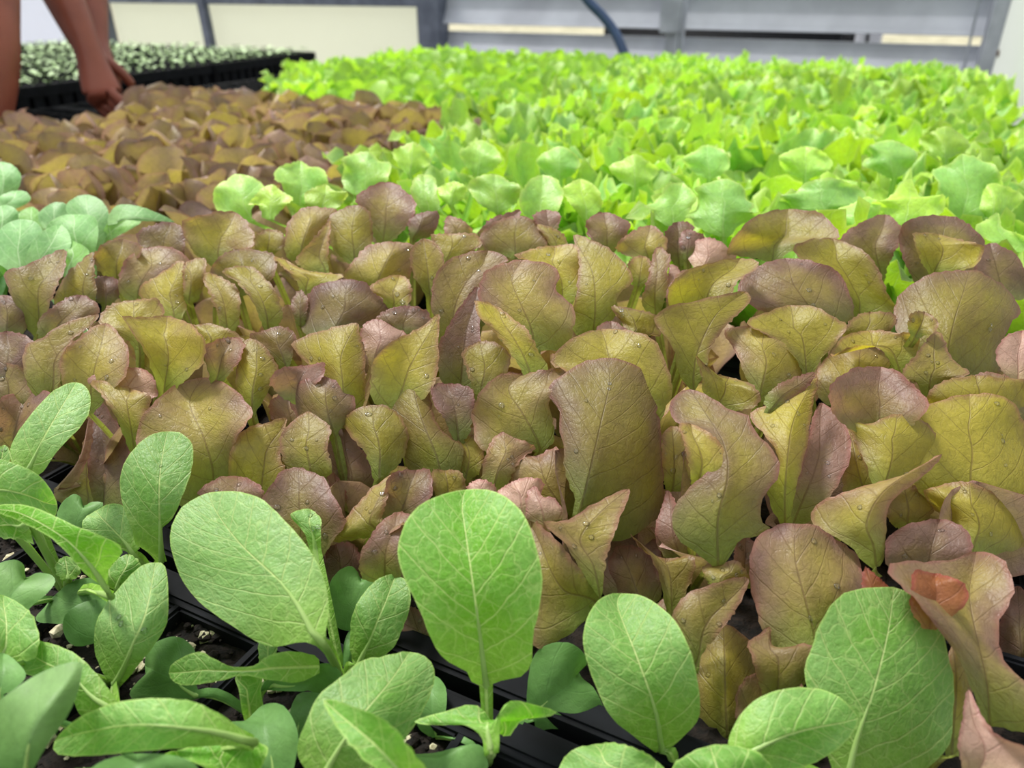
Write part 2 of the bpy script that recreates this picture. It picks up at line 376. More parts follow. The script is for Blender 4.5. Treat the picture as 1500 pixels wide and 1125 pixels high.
upright('trim_2', sC2, sC, 0, ZT, M['frame'], .07, -.02, label='dark grey post between panel and louvres')
# leaning stay between the two cream panels
bm = bmesh.new(); a = Wp(wall_px(303, 0)[0], wall_px(303, 0)[1]); b = Wp(wall_px(318, 75)[0], wall_px(318, 75)[1])
dr = (b-a).normalized(); box(bm, (a+b)/2-U*.03, .045, .03, (b-a).length*3.4, dr.cross(U).normalized(), U, dr, .003)
tag(obj('trim_3', bm, M['frame']), 'grey upright stay crossing the cream panel', kind='structure')
zb = wall_px(400, 7)[1]
bm = bmesh.new(); box(bm, Wp((sA2+sC)/2, zb+.03)-U*.01, sA2-sC, .05, .06, V, U, bev=.004); tag(obj('trim_4', bm, M['frame']), 'grey horizontal rail above the cream panels', kind='structure')
# louvre window: frame > slats
win = empty('window_1', Wp(sC2/2, 0), 'grey louvred vent in the back wall, slats half open'); win['kind'] = 'structure'
for (ya, yb) in ((-5, 52), (66, 112)):
    z1 = wall_px(1400, ya)[1]; z0 = wall_px(1400, yb)[1]
    for k in range(4):
        if ya > 50 and k: break
        zz0, zz1 = z0+(z1-z0)*1.32*k, z1+(z1-z0)*1.32*k
        bm = bmesh.new(); ln = sC2
        prof = [(.03, 0), (.034, .02), (.026, .12), (.004, .5), (-.006, .9), (-.004, 1.), (-.010, 1.), (-.012, .9), (-.003, .5), (.018, .1)]
        ends = []
        for s in (0.0, ln):
            ends.append([bm.verts.new(Wp(s, zz0+(zz1-zz0)*q)+U*(-dd)) for dd, q in prof])
        n = len(prof)
        for i in range(n): bm.faces.new((ends[0][i], ends[0][(i+1) % n], ends[1][(i+1) % n], ends[1][i]))
        bm.faces.new(ends[0]); bm.faces.new(ends[1][::-1]); bmesh.ops.recalc_face_normals(bm, faces=bm.faces[:])
        obj('slat', bm, M['slat'], win)
s1 = wall_px(997, 30)[0]
bm = bmesh.new(); box(bm, Wp(s1, 1.1)-U*.05, .055, .035, 1.8, V, U, bev=.003); box(bm, Wp(s1-.012, 1.1)-U*.075, .012, .02, 1.8, V, U); obj('mullion', bm, M['steel'], win)
bm = bmesh.new(); box(bm, Wp(wall_px(994, 24)[0], wall_px(990, 22)[1])-U*.08, .07, .03, .1, V, U, bev=.004); obj('bracket', bm, M['steel'], win)
bm = bmesh.new(); tube(bm, [Wp(wall_px(1431, 0)[0], wall_px(1448, -60)[1])-U*.07, Wp(wall_px(1420, 80)[0], .6)-U*.07], .0035, 6); obj('lift_rod', bm, M['steel'], win)
# corner post and side wall
bm = bmesh.new(); 
for k, (so, uo, wd) in enumerate(((0.0, 0, .05), (-.045, -.03, .035))):
    box(bm, Wp(so, ZT/2)-U*(.03-uo), wd, .06, ZT, V, U, bev=.006)
tag(obj('trim_5', bm, M['steel']), 'pale grey corner post beside the louvres', kind='structure')
bm = bmesh.new(); pb = px(1466, 78, 1.99); tube(bm, [pb, pb-U*.03], .011, 8); tube(bm, [pb-U*.03, pb-U*.045], .006, 8)
tag(obj('bolt', bm, simple('rusty_steel', (70, 52, 44), (96, 76, 62), 60, .7)), 'rusty bolt through the corner post at right', 'bolt')
ribbed('wall_right', .05, 4.2, 0, ZT, M['polyw'], 'white ribbed translucent side wall at right', .014, side=True)
bm = bmesh.new(); box(bm, corner-U*.1+Vector((0, 0, ZT/2)), .045, .05, ZT, V, U, bev=.004); tag(obj('trim_6', bm, M['steel']), 'grey upright at the edge of the ribbed side wall', kind='structure')
# things outside seen through the louvre gaps
for (xa, xb, dd, hh, mm, nm, lb) in ((800, 1180, 3.2, 1.13, 'tray', 'planter_box', 'dark planter box outside seen through the louvre gap'), (1180, 1255, 3.6, 1.12, 'sheet', 'cement_bag', 'white bag lying outside beyond the louvres')):
    s0, s9 = wall_px(xa, 50)[0], wall_px(xb, 50)[0]; bm = bmesh.new()
    box(bm, Wp((s0+s9)/2, hh/2-.1)+U*1.1, abs(s0-s9)*1.3, .4, hh, V, U, bev=.05); tag(obj(nm, bm, M[mm], None, True), lb, 'box' if nm != 'cement_bag' else 'bag')
# blue hose
hp = [px(820, -80, 2.0), px(840, -30, 2.0), px(862, 2, 2.0), px(885, 26, 2.0), px(902, 50, 2.0), px(918, 90, 2.0), px(925, 130, 2.0)]
bm = bmesh.new(); tube(bm, [Vector(p) for p in cr([tuple(p) for p in hp], 24)], .013, 10); tag(obj('hose', bm, M['hose'], smooth=True), 'dark blue hose hanging in front of the louvres', 'hose')

# ------------------------------------------------------------------ benches
PITCHC = .044
E0 = px_z(650, 1000, SOIL)             # a point on the seam between mustard tray and bronze lettuce
u0 = E0.dot(U)
def UV(u, v, z=0): return U*u+V*v+Vector((0, 0, z))
pr_ = px_z(1410, 80, CANOPY); VR = pr_.dot(V); UF = px_z(1000, 66, CANOPY).dot(U)
VL = px_z(-25, 128, CANOPY).dot(V)-.04; VR = .088
def bench(name, ua, ub, va, vb, z, label):
    r = empty(name, UV((ua+ub)/2, (va+vb)/2, 0), label, 'bench')
    bm = bmesh.new(); box(bm, UV((ua+ub)/2, (va+vb)/2, z-.012), vb-va, ub-ua, .004, V, U); obj('bench_top', bm, M['mesh'], r)
    for nm, (cu, cv, lu, lv) in {'a': (ua, (va+vb)/2, .03, vb-va), 'b': (ub, (va+vb)/2, .03, vb-va), 'c': ((ua+ub)/2, va, ub-ua, .03), 'd': ((ua+ub)/2, vb, ub-ua, .03)}.items():
        bm = bmesh.new(); box(bm, UV(cu, cv, z-.04), lv, lu, .05, V, U, bev=.002); obj('rail', bm, M['steel'], r)
    for uu in (ua+.06, (ua+ub)/2, ub-.06):
        for vv in (va+.06, vb-.06):
            bm = bmesh.new(); box(bm, UV(uu, vv, (z-.06)/2), .04, .04, z-.06, V, U, bev=.003); obj('leg', bm, M['steel'], r)
    return r
bench('bench', u0-.42, UF+.08, VL, VR+.05, .795, 'low metal bench carrying the lettuce and mustard trays')
def tray_mesh(nu, nv, detail=True):
    """black plug tray: rim, square cell dividers and tapering cell walls"""
    bm = bmesh.new(); p = PITCHC; h = .046; Wd, Ld = nu*p, nv*p; top = h
    for k in range(nu+1):
        box(bm, (0, -Wd/2+k*p, top-.008), Ld, .0045, .016, bev=.0012 if detail else 0)
    for k in range(nv+1):
        box(bm, (-Ld/2+k*p, 0, top-.008), .0045, Wd, .016, bev=.0012 if detail else 0)
    for sgn in (-1, 1):
        box(bm, (0, sgn*(Wd/2+.006), top-.001), Ld+.02, .011, .004, bev=.001); box(bm, (0, sgn*(Wd/2+.0115), top-.007), Ld+.022, .002, .014)
        box(bm, (sgn*(Ld/2+.006), 0, top-.001), .011, Wd+.02, .004, bev=.001); box(bm, (sgn*(Ld/2+.0115), 0, top-.007), .002, Wd+.022, .014)
    for i in range(nu):
        for j in range(nv):
            if 0 < i < nu-1 and 0 < j < nv-1: continue
            cx, cy = -Ld/2+(j+.5)*p, -Wd/2+(i+.5)*p
            a = [bm.verts.new((cx+sx*.0195, cy+sy*.0195, top-.012)) for sx, sy in ((-1,-1),(1,-1),(1,1),(-1,1))]
            b = [bm.verts.new((cx+sx*.013, cy+sy*.013, 0)) for sx, sy in ((-1,-1),(1,-1),(1,1),(-1,1))]
            for k in range(4): bm.faces.new((a[k], b[k], b[(k+1) % 4], a[(k+1) % 4]))
            bm.faces.new(b[::-1])
    me = bpy.data.meshes.new('plug_tray'); bm.to_mesh(me); bm.free(); me.materials.append(M['tray']); return me
def soil_mesh(nu, nv, res, seed, fine=True):
    p = PITCHC; rg = random.Random(seed); nx, ny = nv*res, nu*res
    X, Y = np.meshgrid(np.linspace(-nv*p/2, nv*p/2, nx+1), np.linspace(-nu*p/2, nu*p/2, ny+1))
    Z = np.zeros_like(X)
    for i in range(ny+1):
        for j in range(nx+1):
            Z[i, j] = .039+(.0022*noise.noise(Vector((X[i, j]*350, Y[i, j]*350, seed)))+.002*noise.noise(Vector((X[i, j]*90, Y[i, j]*90, seed+9))) if fine else 0)
    G = np.stack([X, Y, Z], -1)
    return grid_mesh('potting_soil', G, M['soil'], edge=False)
TR = tray_mesh(6, 12); TRS = tray_mesh(6, 12, False)
SO = soil_mesh(6, 12, 12, 3); SOF = soil_mesh(6, 12, 2, 3, False)
TZ = .803
def put_tray(uc, vc, me, so, label, group=None, rz=0., slabel='dark potting soil filling the cells of the tray'):
    c = UV(uc, vc, TZ); t = link('plug_tray', me); t.location = c; t.rotation_euler = (0, 0, -YAW+rz)
    tag(t, label, 'tray', group)
    s = link('potting_soil', so); s.parent = t; s['kind'] = 'stuff'
    return t
TW, TL = 6*PITCHC+.027, 12*PITCHC+.027
v00 = px_z(650, 1000, SOIL).dot(V)
vt = px_z(620, 1000, SOIL).dot(V)      # centre of the mustard tray along V
VC = [VR+.012-TL/2-k*TL for k in range(8)]
near = put_tray(u0-TW/2, VC[0], TR, SO, 'black plug tray holding the mustard seedlings nearest the camera')
nearl = put_tray(u0-TW/2, VC[1], TR, SO, 'black plug tray at the lower left corner under mustard seedlings')
for r in range(0, 12):
    for k, vc in enumerate(VC):
        uc = u0+(r+.5)*TW+.004
        if vc+TL/2 < VL: continue
        if uc+TW/2 > UF+.1: continue
        if r == 0: put_tray(uc, vc, TR, SO, {1: 'black plug tray under the left end of the near bronze lettuce', 0: 'black plug tray under the right half of the near bronze lettuce'}.get(k, 'black plug tray of the near row beyond the left picture edge'))
        else: put_tray(uc, vc, TRS, SOF, 'black plug tray hidden under the lettuce farther back on the bench', 'trays under the farther lettuce')
print('UVINFO VL', VL, 'VR', VR, 'u0', u0, 'UF', UF)
# perlite grains in the near tray
def grains(name, n, seed, m, rmin, rmax, parent, area=None, label=None):
    bm = bmesh.new(); rg = random.Random(seed)
    for _ in range(n):
        u = rg.uniform(-TL/2+.015, TL/2-.015); v = rg.uniform(-TW/2+.015, TW/2-.015); r = rmin+(rmax-rmin)*rg.random()**3
        mt = Matrix.Translation((u, v, .0405)) @ Matrix.Rotation(rg.uniform(0, 6), 4, 'Z') @ Matrix.Diagonal((r*rg.uniform(.8, 1.5), r, r*.75, 1))
        ret = bmesh.ops.create_icosphere(bm, subdivisions=1, radius=1, matrix=mt)
        for vv in ret['verts']: vv.co += Vector((rg.uniform(-1, 1), rg.uniform(-1, 1), rg.uniform(-1, 1)))*r*.2
    me = bpy.data.meshes.new(name); bm.to_mesh(me); bm.free(); me.materials.append(m)
    o = link(name, me); o.parent = parent; o['kind'] = 'stuff'
    if label: o['label'] = label
    return o
grains('perlite', 3000, 5, M['perlite'], .0004, .0032, near, label='pale perlite grains on the dark soil')
grains('soil_crumb', 4000, 6, M['soil'], .0006, .0028, near)

# ------------------------------------------------------------------ mustard and other hand-set seedlings
def plant(name, rx, ry, label, cat, group=None, z=SOIL-.008):
    return empty(name, px_z(rx, ry, z), label, cat, group)
sd = [100]
def leaves(p, mat, rows, stalk=0., group=None):
    for row in rows:
        spec, d = row[0], row[1]; kw = dict(row[2]) if len(row) > 2 else {}
        sd[0] += 1
        m = kw.pop('mat', mat)
        hero_leaf(spec, d, m, p, tuple(p.location), seed=sd[0], stalk=kw.pop('stalk', stalk if m == 'mustard' else stalk*.6), **kw)
MG = 'mustard seedlings in the near tray'
C_ = dict(mat='cotyledon', wave=.5, rough=.4, name='seed_leaf', tint=.3)
p = plant('mustard_seedling', 716, 1118, 'mustard seedling with one tall round upright leaf, front centre', 'seedling', MG)
leaves(p, 'mustard', [
 ('712,1003|693,1003 685,985 668,975 650,965 631,935 618,900 598,860 583,820 585,790 597,760 622,735 655,722|682,717|720,719 750,735 772,762 785,800 794,845 790,890 781,930 779,970 765,990 738,996 722,1003', .245, dict(mid='703,930 692,850 682,780 677,740', tint=.75, lean=.006, curl=.006, wave=.5, rough=.7)),
 ('720,1105|705,1080 680,1062 640,1062 610,1060 612,1054 650,1043|700,1034|740,1080 765,1055 800,1050 816,1043 790,1034 740,1030', .222, dict(tint=.8, lean=.012, curl=.004, wave=.4, rough=.7)),
 ('778,1050|772,1010 780,965 800,945 830,941 852,953 860,972|848,984|855,995 870,1008 884,1040 870,1065 840,1068 805,1068 785,1072', .262, dict(C_, lean=.004, curl=.003)),
 ('640,1080|610,1060 610,1010|630,988|652,1005 653,1040 645,1070', .262, C_),
 ('640,1160|590,1150 575,1112|640,1102|700,1090 715,1120 700,1150', .238, C_)], .0013)
p = plant('mustard_seedling', 505, 1010, 'mustard seedling with a broad pale leaf beaded with water, left of centre', 'seedling', MG)
leaves(p, 'mustard', [
 ('470,940|440,940 410,947 380,942 345,920 315,900 285,875 262,840 250,800 252,770 270,740|304,722|350,720 385,732 420,765 450,800 470,835 480,870 482,900 476,930', .252, dict(mid='455,922 438,890 408,850 355,800 320,755', tint=.1, lean=.035, curl=.004, wave=.5, rough=.7)),
 ('525,975|513,950 513,920 520,890 540,860 560,845|580,842|597,855 601,885 590,920 575,950 555,965 540,965', .272, dict(tint=.5, lean=.012, curl=.008, rough=.8)),
 ('520,925|495,920 481,900 480,865 492,840 512,829 524,838|529,848|545,838 560,837 575,850 560,880 540,915', .286, C_),
 ('462,805|445,780 425,755 440,747|455,746|470,760 470,780', .285, dict(tint=.2, rough=.5))], .0013)
p = plant('mustard_seedling', 372, 1052, 'mustard seedling with a low saddle-shaped leaf over bare soil', 'seedling', MG)
leaves(p, 'mustard', [
 ('468,976|450,996 430,1000 390,995 355,990 330,995 290,1003 258,1001|247,986|255,970 290,955 312,965 340,976 370,976 395,960 430,954 460,960', .252, dict(tint=.5, lean=.0, curl=.003, wave=.3, rough=.8, strip=False, stalk=0)),
 ('368,1056|354,1040 350,1012|346,990|382,990 382,1012 386,1040', .258, dict(tint=.7, strip=False, stalk=0, wave=0, rough=0, lean=0)),
 ('285,1018|270,1032 230,1032 205,1030 190,1018 200,1000 213,990|212,975|215,955 230,940 255,932 275,940 286,955 280,975 287,1000', .266, dict(C_, lean=.012)),
 ('400,1150|385,1125 360,1100 335,1060 360,1055|385,1033|412,1032 430,1055 437,1090 425,1140', .238, dict(C_, lean=.02)),
 ('400,1003|440,1013 455,1012 466,1028|475,1030|500,995 490,975 470,972 440,985', .262, C_),
 ('430,1090|425,1060 425,1040|440,1015|475,1020 460,1050 450,1080', .256, C_),
 ('395,1000|378,960 380,935|388,915|412,925 405,960', .268, dict(tint=.4))], .0016)
p = plant('mustard_seedling', 530, 1130, 'mustard seedling with a crinkled grey-green leaf, between saddle leaf and tall leaf', 'seedling', MG)
leaves(p, 'mustard', [
 ('470,1150|437,1110 440,1080 450,1050 465,1020 500,990 530,968 560,962|600,955|632,970 635,1000 620,1040 600,1075 560,1110 520,1140', .232, dict(mid='480,1125 520,1060 570,1000', tint=.35, lean=.03, curl=.006, rough=1.3)),
 ('612,1160|560,1135 520,1100 490,1060|474,1025|520,1035 570,1060 600,1095 625,1130', .2, dict(tint=.7, lean=.012, curl=-.006))], .0014)
p = plant('mustard_seedling', 238, 868, 'mustard seedling with a smooth upright spoon leaf against bronze lettuce, at left', 'seedling', MG)
leaves(p, 'mustard', [
 ('236,822|215,808 197,795 195,780 185,755 176,720 178,690 190,665 215,640|245,632|268,636 283,655 280,690 268,725 255,755 245,768 236,778', .292, dict(mid='234,770 233,720 236,680', tint=.4, lean=.006, curl=.005, wave=.5, rough=.5)),
 ('195,812|185,808 150,800 128,785 120,765|140,748|165,737 185,745 200,770 205,800', .305, dict(tint=.3, rough=.6)),
 ('170,865|157,855 158,840 170,820|190,812|208,828 200,840 180,860', .285, dict(tint=.6)),
 ('110,790|88,780 83,755 92,735 108,724 118,728|123,741|132,736 145,735 151,740 135,765 120,785', .318, C_),
 ('150,905|100,914 60,912 52,905 65,890|80,872|110,850 150,850 162,890', .29, dict(C_, lean=.02))], .0011)
p = plant('mustard_seedling', 104, 880, 'mustard seedling with a twisted lime leaf and a slim upright leaf, far left', 'seedling', MG)
leaves(p, 'mustard', [
 ('33,702|15,672 14,660 28,630 60,590 85,568|112,560|130,572 132,600 118,625 85,660 62,692 45,697', .30, dict(mid='45,680 62,645 85,605', tint=.2, lean=.02, curl=.006, wave=.5, rough=.5)),
 ('0,690|-10,670|5,652|16,665 14,676', .305, dict(tint=.4)),
 ('-40,720|-10,674 25,680 55,695 75,718|84,740|79,757 50,752 15,745 -10,735', .272, dict(tint=.45, lean=.01, rough=.5)),
 ('162,874|130,845 100,812 70,785 20,760|-15,745|20,738 60,747 110,770 150,785 178,800 178,812 160,833 158,850', .255, dict(tint=1., lean=.01, curl=-.004, rough=.5, mid='130,825 90,785 30,752')),
 ('42,765|20,755 0,752|-20,770|0,788 30,790 50,797', .275, dict(tint=.8)),
 ('100,850|82,840 82,825|95,815|112,820 118,838', .29, dict(tint=.4)),
 ('0,912|-20,880 -20,840 0,825 22,820 35,828|38,846|55,839 75,842 81,852 70,868 50,885 30,905', .268, dict(C_, tint=.8, lean=.014))], .0013)
p = plant('mustard_seedling', 172, 1003, 'mustard seedling with a cupped dark leaf beside round seed leaves, lower left', 'seedling', MG)
leaves(p, 'mustard', [
 ('168,1002|150,985 138,950 140,915 155,885 180,855 205,830|228,824|242,830 247,870 245,910 230,940 210,965 190,990', .262, dict(mid='182,975 198,935 214,895', tint=.15, lean=.014, curl=.008, rough=.6)),
 ('150,940|115,947 100,940 92,920 96,900 115,885|140,878|158,880 165,900 160,930', .275, C_),
 ('0,975|-25,920 -10,880|5,872|35,888 52,910 57,940 52,965 30,968', .25, dict(tint=.4, lean=.015)),
 ('172,1046|160,1010 140,985 120,965 100,952 75,943 50,938|30,947|26,965 35,985 60,995 100,1010 118,1048 150,1048', .242, dict(tint=.6, lean=.02, rough=.7))], .0013)
p = plant('mustard_seedling', 250, 1140, 'mustard seedling with a long flat pale leaf at the bottom left', 'seedling', MG)
leaves(p, 'mustard', [
 ('372,1088|350,1065 320,1045 285,1028 240,1023 190,1025 150,1035 110,1055|80,1085|85,1105 130,1107 200,1101 270,1096 330,1091', .215, dict(tint=.5, lean=.006, curl=.006, rough=.8, mid='300,1070 200,1062 130,1072')),
 ('330,1150|290,1120 240,1105 290,1093|330,1085|370,1085 392,1095 385,1120 370,1150', .219, dict(tint=.9)),
 ('30,1155|-20,1110 -10,1040 20,1010 60,985 95,972|117,970|120,985 112,1020 95,1055 70,1090 48,1130', .203, dict(mat='cotyledon', tint=1., lean=.012, curl=.004, rough=.3)),
 ('0,1030|-20,1000 -20,965|5,957|25,970 38,990 20,1010 5,1018', .228, dict(C_, lean=.01)),
 ('220,1165|130,1140 150,1115|200,1104|260,1108 290,1130', .205, dict(C_, lean=.01))], .0013)
p = plant('mustard_seedling', 990, 1135, 'mustard seedling with an oval quilted leaf, right of centre', 'seedling', MG)
leaves(p, 'mustard', [
 ('970,1100|930,1080 895,1050 875,1010 860,970 854,930 865,895 885,873|910,869|945,875 985,905 1010,950 1022,1000 1024,1050 1000,1080 982,1097', .25, dict(mid='960,1040 932,960 905,890', tint=.5, lean=.014, curl=.005, wave=.6, rough=.6)),
 ('960,1165|870,1150 820,1140 830,1105|870,1090|910,1090 950,1105 975,1130', .222, dict(tint=.5, lean=.01)),
 ('1060,1185|1000,1150 985,1120|1040,1092|1090,1095 1125,1115 1130,1150', .21, dict(tint=.7, lean=.01))], .0012)
p = plant('mustard_seedling', 1262, 1165, 'mustard seedling with a very large toothed leaf at the lower right', 'seedling', MG)
leaves(p, 'mustard', [
 ('1240,1150|1220,1130 1200,1060 1182,1005 1179,975 1192,940 1205,905 1240,868|1310,860|1345,880 1375,910 1390,960 1398,1010 1395,1060 1385,1100 1320,1150', .24, dict(mid='1255,1085 1280,1010 1300,930', tint=.5, lean=.014, curl=.005, wave=.6, rough=1.2)),
 ('1068,1118|1070,1075 1090,1040 1120,1018 1160,1007 1205,1010 1235,1025|1257,1052|1245,1080 1215,1105 1180,1122 1140,1128 1100,1128', .222, dict(tint=.5, lean=.008, curl=.004, rough=.6))], .0014)
